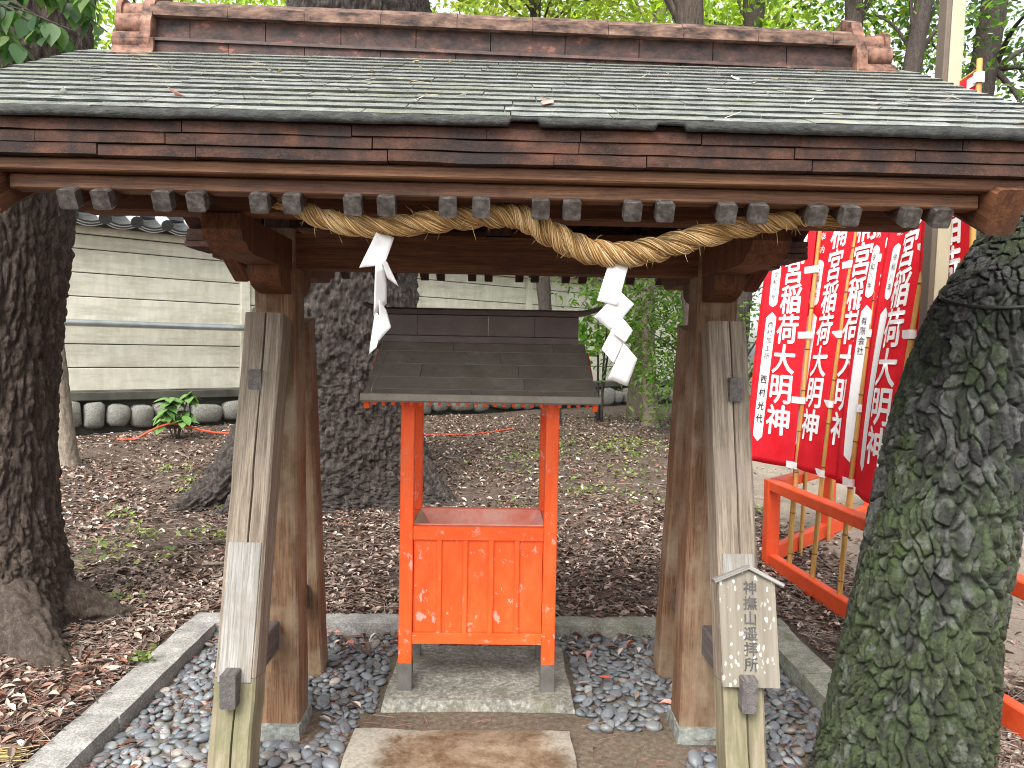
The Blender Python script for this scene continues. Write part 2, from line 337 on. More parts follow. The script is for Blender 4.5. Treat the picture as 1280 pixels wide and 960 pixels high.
def frame(p0, p1, side=(1, 0, 0)):
    p0, p1 = Vector(p0), Vector(p1); z = (p1-p0).normalized(); x = Vector(side); x = (x-z*x.dot(z)).normalized(); y = z.cross(x)
    m = Matrix((x, y, z)).transposed().to_4x4(); m.translation = p0; return m, (p1-p0).length
CACHE = {}
def timber(name, parent, p0, p1, w, t, mat, side=(1, 0, 0), c=.005, segs=1, wob=0, profile=None):
    m, L = frame(p0, p1, side); key = (w, t, mat, round(L, 4), c, segs, wob) if profile is None else None
    me = CACHE.get(key) if key and not wob else None
    if me is None:
        me = prism(profile or rect(w, t, c), L, mat, segs, wob, name, random.random())
        if key: CACHE[key] = me
    return put(name, me, parent, mw=m)
def boxat(name, parent, lo, hi, mat, c=.004):
    """axis-aligned chamfered box whose local z is its longest axis"""
    lo, hi = Vector(lo), Vector(hi); d = hi-lo; ce = (lo+hi)/2; ax = max(range(3), key=lambda i: d[i])
    if ax == 2: return timber(name, parent, (ce.x, ce.y, lo.z), (ce.x, ce.y, hi.z), d.x, d.y, mat, (1, 0, 0), c)
    if ax == 0: return timber(name, parent, (lo.x, ce.y, ce.z), (hi.x, ce.y, ce.z), d.y, d.z, mat, (0, 1, 0), c)
    return timber(name, parent, (ce.x, lo.y, ce.z), (ce.x, hi.y, ce.z), d.x, d.z, mat, (1, 0, 0), c)
def tube_arr(path, rad, na=8, cap=True):
    P = np.asarray(path, float); n = len(P); rad = np.broadcast_to(np.asarray(rad, float), (n,))
    T = np.gradient(P, axis=0); T /= np.linalg.norm(T, axis=1)[:, None]+1e-9
    ref = np.array([0, 0, 1.]) if abs(T[0, 2]) < .9 else np.array([0, 1., 0]); U = np.zeros_like(P); u = ref
    for i in range(n):
        u = u-T[i]*u.dot(T[i]); nn = np.linalg.norm(u); u = u/nn if nn > 1e-6 else np.cross(T[i], [1, 0, 0]); U[i] = u
    B = np.cross(T, U); th = np.linspace(0, 2*np.pi, na, endpoint=False)
    V = P[:, None]+rad[:, None, None]*(np.cos(th)[None, :, None]*U[:, None]+np.sin(th)[None, :, None]*B[:, None])
    V = V.reshape(-1, 3); i, j = np.meshgrid(np.arange(n-1), np.arange(na), indexing='ij'); j2 = (j+1) % na
    F = np.stack([i*na+j, i*na+j2, (i+1)*na+j2, (i+1)*na+j], -1).reshape(-1, 4)
    return V, F
def tube(name, parent, path, rad, mat, na=8, smooth=True, loc=None):
    V, F = tube_arr(path, rad, na); loc = np.array(path[0]) if loc is None else np.array(loc)
    n = len(path); F = [tuple(f) for f in F]+[tuple(reversed(range(na))), tuple(range((n-1)*na, n*na))]
    return put(name, mesh(name, V-loc, F, mat, smooth), parent, loc)
def catmull(pts, n):
    P = np.asarray(pts, float); m = len(P); Q = np.vstack([2*P[0]-P[1], P, 2*P[-1]-P[-2]]); out = []
    for u in np.linspace(0, m-1, n):
        i = min(int(u), m-2); t = u-i; a, b, c, d = Q[i:i+4]
        out.append(.5*((2*b)+(-a+c)*t+(2*a-5*b+4*c-d)*t*t+(-a+3*b-3*c+d)*t**3))
    return np.array(out)
def leaves(P, size, aspect=.5, tilt=None, curl=.25, rng=RNG, up_bias=0.0, droop=0):
    """folded four-point leaves at P; returns V,F(tri)"""
    n = len(P); nrm = rng.normal(size=(n, 3)); nrm[:, 2] = np.abs(nrm[:, 2])+up_bias; nrm /= np.linalg.norm(nrm, axis=1)[:, None]
    d = rng.normal(size=(n, 3)); d[:, 2] -= droop; d -= nrm*(d*nrm).sum(1)[:, None]; d /= np.linalg.norm(d, axis=1)[:, None]; s = np.cross(nrm, d)
    sz = np.broadcast_to(size, (n,))[:, None]; w = sz*aspect*.5
    b = P-d*sz*.5; tip = P+d*sz*.5-nrm*sz*curl*.35
    m1 = P-d*sz*.12; L = m1+s*w+nrm*sz*curl*.35; Rr = m1-s*w+nrm*sz*curl*.35; m2 = P+d*sz*.2; L2 = m2+s*w*.8+nrm*sz*curl*.25; R2 = m2-s*w*.8+nrm*sz*curl*.25
    V = np.stack([b, Rr, R2, tip, L2, L], 1).reshape(-1, 3); k = np.arange(n)[:, None]*6
    F = np.concatenate([k+np.array([[0, 1, 2, 3]]), k+np.array([[0, 3, 4, 5]])], 0)
    return V, F, 6
def pal(n, colors, rng=RNG, var=.25, p=None):
    c = np.array(colors)[rng.choice(len(colors), n, p=p)]; return c*(1+rng.uniform(-var, var, (n, 1)))

# ------------------------------------------------------------------ ground
def gh(x, y):
    x = np.asarray(x, float); y = np.asarray(y, float)
    t = np.clip((y-4.2)/6.5, 0, 1); z = .055+.30*t*t*(3-2*t)
    t2 = np.clip((x-1.7)/.8, 0, 1)*np.clip((6.5-y)/1.5, 0, 1); z = z-.035*t2
    p = np.stack([x*1.3, y*1.3, 0*x], -1).reshape(-1, 3); z = z+.02*vnoise(p, 3).reshape(z.shape)*np.clip((y-4.0)/1.5+np.clip(-x-1.7, 0, 1)*2, 0, 1)
    bed = (np.abs(x+.0) < 1.56) & (y < 4.09)
    return np.where(bed, -.05, z)
xs = np.unique(np.concatenate([np.linspace(-60, -9, 30), np.linspace(-9, -1.7, 70), np.linspace(-1.7, 1.7, 60), np.linspace(1.7, 9, 70), np.linspace(9, 60, 30)]))
ys = np.unique(np.concatenate([np.linspace(-20, 1, 22), np.linspace(1, 8, 90), np.linspace(8, 18, 60), np.linspace(18, 90, 30)]))
X, Y = np.meshgrid(xs, ys); Z = gh(X, Y); V = np.stack([X, Y, Z], -1).reshape(-1, 3); nx, ny = len(xs), len(ys)
i, j = np.meshgrid(np.arange(ny-1), np.arange(nx-1), indexing='ij'); F = np.stack([i*nx+j, i*nx+j+1, (i+1)*nx+j+1, (i+1)*nx+j], -1).reshape(-1, 4)
tag(put('ground', mesh('ground', V, F, 'forest_floor', True)), kind='structure')
def sheet(name, poly_x, poly_y, zf, mat, n=40, parent=None):
    X, Y = np.meshgrid(np.linspace(*poly_x, n), np.linspace(*poly_y, n)); Z = zf(X, Y); V = np.stack([X, Y, Z], -1).reshape(-1, 3)
    i, j = np.meshgrid(np.arange(n-1), np.arange(n-1), indexing='ij'); F = np.stack([i*n+j, i*n+j+1, (i+1)*n+j+1, (i+1)*n+j], -1).reshape(-1, 4)
    return tag(put(name, mesh(name, V, F, mat, True), parent), kind='structure')
def bedz(X, Y):
    p = np.stack([X*5, Y*5, 0*X], -1).reshape(-1, 3); return .006*fbm(p, 3, 9).reshape(X.shape)
bed = sheet('pebble_bed', (-1.47, 1.47), (.6, 4.03), bedz, 'soil', 110)
path = sheet('sandy_path', (2.35, 16), (.5, 9.5), lambda X, Y: gh(X, Y)+.012+.004*np.sin(X*3)*np.cos(Y*2), 'sand', 80)

# kerb
kerb = tag(link(bpy.data.objects.new('stone_kerb', None)), kind='structure'); kerb.location = (0, 4.09, 0)
def rough_block(name, parent, lo, hi, mat, seed, amp=.006, res=.05, rotz=0, taper=None, inset=.003):
    lo, hi = np.array(lo, float), np.array(hi, float); d = hi-lo; n = np.maximum(1, np.round(d/res)).astype(int)
    # grid on the 6 faces, rounded and displaced
    V = {}; F = []; L = []
    def vid(p):
        k = tuple(np.round(p, 5))
        if k not in V: V[k] = len(L); L.append(p)
        return V[k]
    for ax in range(3):
        u, v = (ax+1) % 3, (ax+2) % 3
        for sgn in (0, 1):
            for a in range(n[u]):
                for b in range(n[v]):
                    q = []
                    for (da, db) in ((0, 0), (1, 0), (1, 1), (0, 1)):
                        p = np.zeros(3); p[ax] = sgn; p[u] = (a+da)/n[u]; p[v] = (b+db)/n[v]; q.append(vid(p))
                    F.append(tuple(q if sgn else q[::-1]))
    P = np.array(L)-.5
    if taper: P[:, :2] *= (1-taper*(P[:, 2:3]+.5))
    ed = (np.abs(P) > .499).sum(1); Pm = P*d
    c = np.sign(P)*np.where(ed[:, None] >= 2, .35*amp+inset, 0)*(np.abs(P) > .499); Pm = Pm-c
    nz = np.stack([fbm(Pm*7+seed, 4, 20), fbm(Pm*7+seed+31, 4, 21), fbm(Pm*7+seed+63, 4, 22)], 1); Pm = Pm+nz*amp*np.where(ed[:, None] >= 2, 1.5, 1)
    me = mesh(name, [tuple(p) for p in Pm], F, mat, True); me.set_sharp_from_angle(angle=R_(50))
    ce = (lo+hi)/2; return put(name, me, parent, tuple(ce), (0, 0, rotz))
for k, (a, b) in enumerate([(-1.63, -1.20), (-1.195, -.02), (-.015, 1.0), (1.005, 1.62)]):
    rough_block('kerb_stone', kerb, (a, 4.02, -.08), (b, 4.18, .072+.004*(k % 2)), 'granite' if k < 2 else 'granite_moss', k*7, .005)
for k, (a, b) in enumerate([(2.98, 4.015), (1.95, 2.975), (.9, 1.945)]):
    rough_block('kerb_stone', kerb, (-1.63, a, -.08), (-1.465, b, .075+.003*k), 'granite', 40+k*7, .005)
for k, (a, b) in enumerate([(3.42, 4.015), (2.98, 3.415)]):
    rough_block('kerb_stone', kerb, (1.43, a, -.08), (1.60, b, .085), 'granite_moss', 80+k*7, .007)
o = rough_block('paving_slab', None, (-.475, 3.17, -.06), (.37, 3.80, .05), 'slab_stone', 5, .008, .04, taper=.05); tag(o, 'rough mossy stone slab carrying the red offering box', 'stone slab')
o = rough_block('paving_slab', None, (-.545, 2.02, -.06), (.325, 2.985, .03), 'slab_wet', 9, .006, .04); tag(o, 'worn stone slab with a damp brown patch in front of the offering box', 'stone slab')

# pebbles
EXC = [(-.50, .39, 3.14, 3.83), (-.57, .35, 1.9, 3.01)]
def pebble_ok(x, y):
    for a, b, c_, d in EXC:
        if a < x < b and c_ < y < d: return False
    if -.55 < x < .42 and 2.98 < y < 3.16: return False                 # bare soil between the slabs
    w = .62+.12*math.sin(y*5)+.10*math.sin(y*11+1)
    if .3 < x < w and y < 3.02: return False                            # bare soil right of the wet slab
    if y > 3.92 and random.random() < .25: return False
    for px_, py_, r in ((-.84, 3.04, .15), (.86, 3.04, .16), (-.86, 2.48, .08), (.87, 2.48, .08), (-.86, 3.58, .08), (.87, 3.58, .08)):
        if abs(x-px_) < r and abs(y-py_) < r: return False
    if (x-1.4)**2+(y-2.52)**2 < .36**2: return False
    return True
pts = []; cell = {}
for tr in range(60000):
    x = random.uniform(-1.45, 1.41); y = 1.9+2.1*random.random()
    if not pebble_ok(x, y): continue
    r = random.choice([.015, .018, .021, .024, .026]) if random.random() < .94 else random.uniform(.028, .033)
    k = (int(x/.06), int(y/.06)); bad = False
    for a in (-1, 0, 1):
        for b in (-1, 0, 1):
            for (qx, qy, qr) in cell.get((k[0]+a, k[1]+b), ()):
                if (qx-x)**2+(qy-y)**2 < (.80*(qr+r))**2: bad = True; break
            if bad: break
        if bad: break
    if bad: continue
    cell.setdefault(k, []).append((x, y, r)); pts.append((x, y, r))
def ico(sub):
    bm = bmesh.new(); bmesh.ops.create_icosphere(bm, subdivisions=sub, radius=1); V = np.array([v.co[:] for v in bm.verts]); F = np.array([[v.index for v in f.verts] for f in bm.faces]); bm.free(); return V, F
I2, F2 = ico(3); I1, F1 = ico(2)
PM = []
for k in range(7):
    V = I2*(1+.10*fbm(I2*1.3+k*9, 2, k)[:, None]); PM.append(mesh('pebble', V*np.array([1.25, .9, .48+.04*(k % 3)]), F2, 'pebble', True))
vis = [p for p in pts if p[1] > 2.05 and abs(p[0]) < .72*p[1]+.05]
vis.sort(key=lambda p: -p[2]/(p[1]**1.3)); big = vis[:295]; bigset = set(big); rest = [p for p in pts if p not in bigset]
for (x, y, r) in big:
    put('pebble', random.choice(PM), bed, (x, y, r*.38), (random.gauss(0, .22), random.gauss(0, .22), random.uniform(0, 6.28)), scale=(r, r, r))
VV = []; FF = []; CC = []
pc = [(.10, .11, .12), (.15, .165, .18), (.125, .135, .14), (.21, .22, .22), (.19, .17, .15), (.36, .34, .31)]
for n_, (x, y, r) in enumerate(rest):
    a = random.uniform(0, 6.28); ca, sa = math.cos(a), math.sin(a); V = I1*np.array([1.25, .9, .5])*r*(1+.08*np.sin(I1[:, :1]*3+a))
    tx, ty = random.gauss(0, .22), random.gauss(0, .22); V = np.stack([V[:, 0]*ca-V[:, 1]*sa, V[:, 0]*sa+V[:, 1]*ca, V[:, 2]+V[:, 0]*tx+V[:, 1]*ty], 1)+np.array([x, y, r*.36])
    VV.append(V); FF.append(F1+len(I1)*n_); c = 1.15*np.array(random.choices(pc, (5, 6, 5, 2, .8, .2))[0])*random.uniform(.8, 1.2); CC.append(np.repeat(c[None], len(I1), 0))
tag(put('loose_pebbles', mesh('loose_pebbles', np.concatenate(VV), np.concatenate(FF), 'pebble_mix', True, np.concatenate(CC)), bed), kind='stuff')

# ------------------------------------------------------------------ pavilion
PV = thing('roofed_shrine_gate', 'weathered wooden gate roof on slanting braced posts over the offering box', 'shrine gate', (0, 3.04, 0))
YC = 3.04; SL = .52                                        # ridge line, roof slope
def rz(y, z0=2.13): return z0+(min(y, 2*YC-y)-1.98)*SL     # top of the shingles
for sx in (-1, 1):
    x = sx*.855
    put_f = rough_block('footing_stone', PV, (x-.105-.01*sx, YC-.12, -.05), (x+.105-.01*sx, YC+.12, .055), 'footing_stone', 11*sx+30, .008, .05, taper=.12)
    xb = sx*.835; xt = x+.01*sx
    timber('post', PV, (xb, YC, .05), (xt, YC, 2.0), .155, .155, 'timber_post', (1, 0, 0), .008, 10, .0012)
    for fy in (-1, 1):                                     # slanting braces with drying cracks
        y0, y1 = YC+fy*.56, YC+fy*.185; xa, xc = sx*.862, sx*.850
        pts_p = rect(.138, .125, .008)
        if fy < 0: pts_p = pts_p[:1]+[(.004, -.0625), (.0075, -.044), (.011, -.0625)]+pts_p[1:]
        p0 = Vector((xa, y0, -.02)); p1 = Vector((xc, y1, 1.655)); d = p1-p0
        a = p0+d*.262; b = p0+d*.52
        if fy < 0: timber('brace_foot', PV, p0, a, .138, .125, 'brace_foot', (1, 0, 0), .008, 6, .0012, [(q[0], q[1]) for q in pts_p])
        timber('brace', PV, (a+(b-a)*.004) if fy < 0 else p0, p1, .138, .125, 'timber_grey' if fy < 0 else 'timber_post', (1, 0, 0), .008, 14, .0012, pts_p)
        if fy < 0:
            nn = Vector((0, -1, .224)).normalized()
            pa = p0+d*(.255 if sx < 0 else .40)+nn*.0645; pb = p0+d*(.522 if sx < 0 else .512)+nn*.0645
            timber('patch_board', PV, pa, pb, .112, .006, 'timber_patch', (1, 0, 0), .002, 3, .0004)
    for z, w, h in ((.41, .052, .115), (1.42, .045, .085)):
        t0 = (z+.02)/1.675; yf = YC-.56+t0*.375
        pro = (.05 if z < 1 else (.004 if sx < 0 else .028))
        boxat('tie_rail', PV, (x-w/2+.008*sx, yf-.066-pro, z-h/2), (x+w/2+.008*sx, 2*YC-yf+.10, z+h/2), 'wedge_wood', .004)
    def side_piece(nm, prof, w, mat):
        n = len(prof); V = [(q-0, a_-YC, b_) for q in (-w/2, w/2) for a_, b_ in prof]
        F = [tuple(range(n)), tuple(range(2*n-1, n-1, -1))]+[(i_, i_+n, (i_+1) % n+n, (i_+1) % n) for i_ in range(n)]
        put(nm, fix_normals(mesh(nm, V, F, mat)), PV, (x, YC, 0))
    def mirror(h): return h+[(2*YC-a_, b_) for a_, b_ in reversed(h)]
    # long arm carrying the purlins, with an ogee end, and a boat-shaped bracket under it
    side_piece('bracket_arm', mirror([(2.385, 1.955), (2.375, 1.905), (2.395, 1.875), (2.43, 1.868), (2.455, 1.85), (2.50, 1.842), (2.70, 1.842)]), .122, 'timber_red')
    side_piece('boat_bracket', mirror([(2.80, 1.8415), (2.80, 1.81)]+[(2.805+.16*(1-math.cos(q)), 1.81-.062*math.sin(q)) for q in np.linspace(.2, math.pi/2, 7)]), .112, 'timber_red')
# tie beam with scrolled ends
prof = [(-.99, 1.985), (-.99, 1.88), (-.96, 1.850), (.96, 1.850), (.99, 1.88), (.99, 1.985)]
n = len(prof); V = [(a, -.055, b) for a, b in prof]+[(a, .055, b) for a, b in prof]
F = [tuple(range(n)), tuple(range(2*n-1, n-1, -1))]+[(k, k+n, (k+1) % n+n, (k+1) % n) for k in range(n)]
def rot_long(V): return [(z_, y_, -x_) for (x_, y_, z_) in V]
m = Matrix(((0, 0, 1, 0), (0, 1, 0, YC), (-1, 0, 0, 0), (0, 0, 0, 1)))    # local z -> world x
put('tie_beam', fix_normals(mesh('tie_beam', [(-b, c_, a) for a, c_, b in V], F, 'timber_red')), PV, mw=m)
for y in (2.45, 2*YC-2.45): boxat('purlin', PV, (-1.30, y-.05, 1.957), (1.33, y+.05, 2.10), 'timber_red', .006)
boxat('ridge_beam', PV, (-1.34, YC-.055, 2.36), (1.34, YC+.055, 2.475), 'timber_dark', .006)
for x in (-.86, 0, .86): boxat('king_post', PV, (x-.05, YC-.05, 1.992), (x+.05, YC+.05, 2.358), 'timber_dark')
# rafters
RX = [x for k in range(10) for x in (-1.13+k*.248, -1.13+k*.248+.087)]
sl = Vector((0, 1, SL)).normalized()
for fy in (1, -1):
    for x in RX:
        p0 = Vector((x+random.uniform(-.004, .004), YC-fy*1.0, 1.925)); p1 = Vector((x, YC-fy*.02, 1.925+.98*SL))
        r = timber('rafter', PV, p0, p1, .043, .047, 'timber_dark', (1, 0, 0), .003)
        if fy == 1: timber('end_cap', r, p0-sl*.012, p0+sl*.022, .047, .051, 'rafter_cap', (1, 0, 0), .004)
# deck planks above the rafters, both slopes
for fy in (1, -1):
    for k in range(8):
        ya = .985-k*.122; p = Vector((-1.33, YC-fy*(ya-.061), 1.9635+(1-ya+.061)*SL)); q = Vector((1.33, p.y, p.z))
        timber('roof_deck_plank', PV, p, q, .119, .016, 'deck_wood', (0, fy, SL), .002)
# barge boards under both gable ends
for sx in (-1, 1):
    for fy in (1, -1):
        x = sx*1.345
        p0 = Vector((x, YC-fy*1.03, 1.935)); p1 = Vector((x, YC-fy*.005, 1.935+1.025*SL))
        timber('barge_board', PV, p0, p1, .085, .125, 'timber_red', (1, 0, 0), .012)
# fascia at both eaves
for fy in (1, -1):
    y = YC-fy*1.015
    def fb(name, x0, x1, yo, w, z0, z1, mat): boxat(name, PV, (x0, min(y+fy*yo, y+fy*(yo+w)), z0), (x1, max(y+fy*yo, y+fy*(yo+w)), z1), mat, .004)
    fb('fascia_board', -1.29, 1.295, .026, .06, 1.952, 1.9915, 'timber_fascia')
    fb('fascia_board', -1.46, 1.46, -.012, .13, 1.9930, 2.0255, 'timber_fascia')
    # three thick shingle courses at the eave front
    for c in range(3):
        z0 = 2.0270+c*.0300; x = -1.545+random.uniform(0, .03)
        while x < 1.54:
            w = min(random.uniform(.22, .6), 1.55-x); j = random.uniform(-.0012, .0012)
            if 1.55-x-w < .06: w = 1.55-x
            yy = y+fy*(-.040-c*.004+j)
            m_ = rough_block('eave_course', PV, (x, min(yy, yy+fy*.30), z0), (x+w-.0006, max(yy, yy+fy*.30), z0+.0297), 'eave_course', x*31+c, .0022, .03, inset=.0004)
            x += w
# shingles
SH = {}
def shingle_mesh(w, k):
    if (w, k) not in SH:
        n = 7; V = []; F = []
        for a in range(n+1):
            u = a/n*w
            e = .0012*math.sin(a*2.3+k*1.7); zz = .0006*math.sin(a*1.9+k)
            V += [(u, e, 0+zz), (u, .145, 0), (u, .145, .005), (u, e, .0065+zz)]
        for a in range(n):
            for b in range(4): F.append((a*4+b, a*4+(b+1) % 4, a*4+4+(b+1) % 4, a*4+4+b))
        F += [(3, 2, 1, 0), (n*4, n*4+1, n*4+2, n*4+3)]
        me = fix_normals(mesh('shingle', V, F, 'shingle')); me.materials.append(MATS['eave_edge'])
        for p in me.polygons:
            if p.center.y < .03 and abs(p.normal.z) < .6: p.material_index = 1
        SH[(w, k)] = me
    return SH[(w, k)]
ang = math.atan(SL)
rows = 14; exp = 1.085/rows
for fy in (1, -1):
    for r in range(rows):
        x = -1.57+(0 if r % 2 else -.12)+random.uniform(-.02, .02)
        while x < 1.56:
            w = random.choice([.26, .30, .34, .38, .42]); x0 = max(x, -1.57); w2 = min(w, 1.57-x0, x+w-x0)
            w2 = round(w2, 2)
            if w2 > .02:
                s = r*exp; yy = 1.965+s*math.cos(ang); z = 2.1345+s*math.sin(ang)
                lift = random.uniform(.004, .009)
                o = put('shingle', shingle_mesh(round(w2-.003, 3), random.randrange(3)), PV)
                R1 = Matrix.Rotation(ang-math.radians(3.6)+lift*.5, 4, 'X'); T = Matrix.Translation((x0, yy+random.uniform(-.003, .003), z+.004))
                Mx = T @ R1
                if fy == -1: Mx = Matrix.Translation((0, 2*YC, 0)) @ Matrix.Rotation(math.pi, 4, 'Z') @ Matrix.Translation((0, 0, 0)) @ Mx
                o.matrix_basis = Mx
            x += w
    # solid underlay of the roof between deck and shingles
    ys0, ys1 = 1.985, YC
    V = []
    for xx in (-1.55, 1.55):
        for (yy, zz) in ((1.99, 2.10), (1.99, 2.133), (YC, 2.133+(YC-1.99)*SL), (YC, 2.02+(YC-1.99)*SL), (2.16, 2.10)): V.append((xx, (yy if fy == 1 else 2*YC-yy)-YC, zz))
    F = [(0, 1, 2, 3, 4), (9, 8, 7, 6, 5)]+[(k, k+5, (k+1) % 5+5, (k+1) % 5) for k in range(5)]
    put('roof_underlay', fix_normals(mesh('roof_underlay', V, F, 'eave_course')), PV, (0, YC, 0))
    # ragged thick front edge of the lowest course
    nx_ = 420; V = []; F = []; xx = np.linspace(-1.572, 1.572, nx_); P = np.stack([xx*9, 0*xx, 0*xx], 1)
    dr = .007*fbm(P, 4, 51)+.006*np.maximum(0, fbm(P*.35, 3, 52)); jt = .0035*fbm(P*3, 3, 53)
    gap = np.zeros(nx_)
    for (ga, gb) in ((.40, .47), (.02, .10)) if fy == 1 else (): gap[(xx > ga) & (xx < gb)] = .014
    for k in range(nx_):
        yb = 1.958+jt[k]; V += [(xx[k], yb+.03, 2.123+dr[k]*.2+gap[k]), (xx[k], yb+.002, 2.1165-dr[k]+gap[k]), (xx[k], yb-.003, 2.126+gap[k]*.7), (xx[k], yb, 2.139+dr[k]*.25), (xx[k], yb+.012, 2.147), (xx[k], yb+.05, 2.150)]
    for k in range(nx_-1):
        for b in range(5): F.append((k*6+b, k*6+6+b, k*6+7+b, k*6+1+b))
    if fy == -1: V = [(-a, 2*YC-b, c) for a, b, c in V]
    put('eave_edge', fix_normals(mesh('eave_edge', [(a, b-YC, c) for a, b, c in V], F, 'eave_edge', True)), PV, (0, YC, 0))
# ridge: three stacked courses of clay pieces on each face, tilted a little as the real one sags
TILT = -.017
def ridge_z(x, z): return z+TILT*x
def rpiece(name, x0, x1, prof, mat):
    V = [(x0, a, b+TILT*x0) for a, b in prof]+[(x1, a, b+TILT*x1) for a, b in prof]; n = len(prof); cx = (x0+x1)/2
    F = [tuple(range(n)), tuple(range(2*n-1, n-1, -1))]+[(k, k+n, (k+1) % n+n, (k+1) % n) for k in range(n)]
    return put(name, fix_normals(mesh(name, [(a-cx, b, c-2.7) for a, b, c in V], F, mat)), PV, (cx, YC, 2.7))
for c, (hw, z0, z1, mat, off) in enumerate([(.125, 2.56, 2.655, 'ridge_clay', 0), (.098, 2.664, 2.752, 'ridge_clay', .13)]):
    x = -1.345+off*0
    edges = [-1.305]+[-1.305+off+k*.283 for k in range(1 if not off else 0, 10)]+[1.345]
    edges = sorted(set(round(e, 3) for e in edges if -1.305 <= e <= 1.345))
    for a, b in zip(edges, edges[1:]):
        if b-a < .02: continue
        j = random.uniform(-.002, .002); rpiece('ridge_tile', a+.0015, b-.0015, [(-hw-j, z0), (hw, z0), (hw, z1+j), (-hw-j, z1+j)], mat)
rpiece('ridge_ledge', -1.306, 1.346, [(-.135, 2.653), (.135, 2.653), (.13, 2.6655), (-.13, 2.6655)], 'ridge_clay')
k = 0; x = -1.31
while x < 1.33:
    b = min(x+.285, 1.35); j = random.uniform(-.002, .002)
    prof = [(-.128, 2.748), (.128, 2.748), (.13, 2.785+j)]+[(.11*math.cos(q), 2.787+j+.048*math.sin(q)) for q in np.linspace(.15, math.pi-.15, 9)]+[(-.13, 2.785+j)]
    rpiece('ridge_cap_tile', x+.001, b-.001, prof, 'cap_clay'); x = b
# end ornaments: stacked round lobes lying along the ridge, flaring over the shingles
for sx in (-1, 1):
    XO = 1.415 if sx > 0 else -1.375; dz = TILT*XO; O = Vector((XO, YC, 2.6+dz))
    orn = put('ridge_ornament', fix_normals(mesh('ridge_ornament', [(a*.02+sx*-.055, b*.155, .5*c_*.36+.10) for a in (-1, 1) for b, c_ in [(-1, -1), (1, -1), (.95, .1), (.55, .85), (0, 1.1), (-.55, .85), (-.95, .1)]],
          [tuple(range(7)), tuple(range(13, 6, -1))]+[(k, k+7, (k+1) % 7+7, (k+1) % 7) for k in range(7)], 'ogre_clay')), PV, O)
    def lobe(name, cy, cz, r, x0, x1, a0, a1, flip):
        pr = [(cy+flip*r*math.cos(q), cz+r*math.sin(q)) for q in np.linspace(R_(a0), R_(a1), 12)]+[(cy+flip*(r-.014)*math.cos(q), cz+(r-.014)*math.sin(q)) for q in np.linspace(R_(a1), R_(a0), 12)]
        n = len(pr); V = [(x0, a, b) for a, b in pr]+[(x1, a, b) for a, b in pr]
        F = [(i_, i_+n, (i_+1) % n+n, (i_+1) % n) for i_ in range(n)]
        for e in range(11): F += [(e, e+1, n-2-e, n-1-e), (n+e+1, n+e, 2*n-1-e, 2*n-2-e)]
        me = fix_normals(mesh(name, V, F, 'ogre_clay', True)); me.set_sharp_from_angle(angle=R_(40)); return put(name, me, orn, O)
    e0, e1 = (-.065, .075)
    for fl in (1, -1):
        lobe('lobe_tile', fl*-.075, .135, .042, e0*.9, e1*.93, 200, 20, -fl*-1) if False else None
        f_ = -fl
        lobe('lobe_tile', f_*.085, .118, .045, e0, e1*.95, -75, 120, f_)
        lobe('lobe_tile', f_*.115, .045, .040, e0, e1*.95, -70, 110, f_)
        lobe('lobe_tile', f_*.195, .028, .060, e0, e1*1.15, 150, 262, f_)
    lobe('top_tile', 0, .188, .050, -.08, .085, -20, 200, 1); lobe('rim_tile', 0, .190, .060, (.075 if sx > 0 else -.095), (.095 if sx > 0 else -.075), -20, 200, 1)
# signboard hanging on the right brace
SG = thing('wooden_sign', 'weathered wooden sign with black writing hung on the slanting brace', 'sign', (.87, 2.60, .42))
nS = Vector((0, -1, .225)).normalized(); upS = Vector((0, .2195, .9756)).normalized()
O = Vector((.868, 2.503, .425)); Mx = Matrix((Vector((1, 0, 0)), -nS, upS)).transposed().to_4x4(); Mx.translation = O
Mx = Mx @ Matrix.Rotation(R_(1.2), 4, 'Y')
pr = [(-.086, 0), (.108, 0), (.098, .345), (.006, .385), (-.098, .35)]; n = 5
V = [(a, -.009, b) for a, b in pr]+[(a, .009, b) for a, b in pr]
F = [tuple(range(n)), tuple(range(2*n-1, n-1, -1))]+[(k, k+n, (k+1) % n+n, (k+1) % n) for k in range(n)]
me = fix_normals(mesh('board', V, F, 'sign_board')); bd = put('board', me, SG, mw=Mx)
for (a, b) in (((-.115, .337), (.007, .388)), ((.125, .330), (.005, .388))):
    pa = Mx @ Vector((a[0], -.004, a[1]+.008)); pb = Mx @ Vector((b[0], -.004, b[1]+.008)); timber('cap_board', SG, pa, pb, .042, .014, 'timber_patch', tuple(-nS), .003)
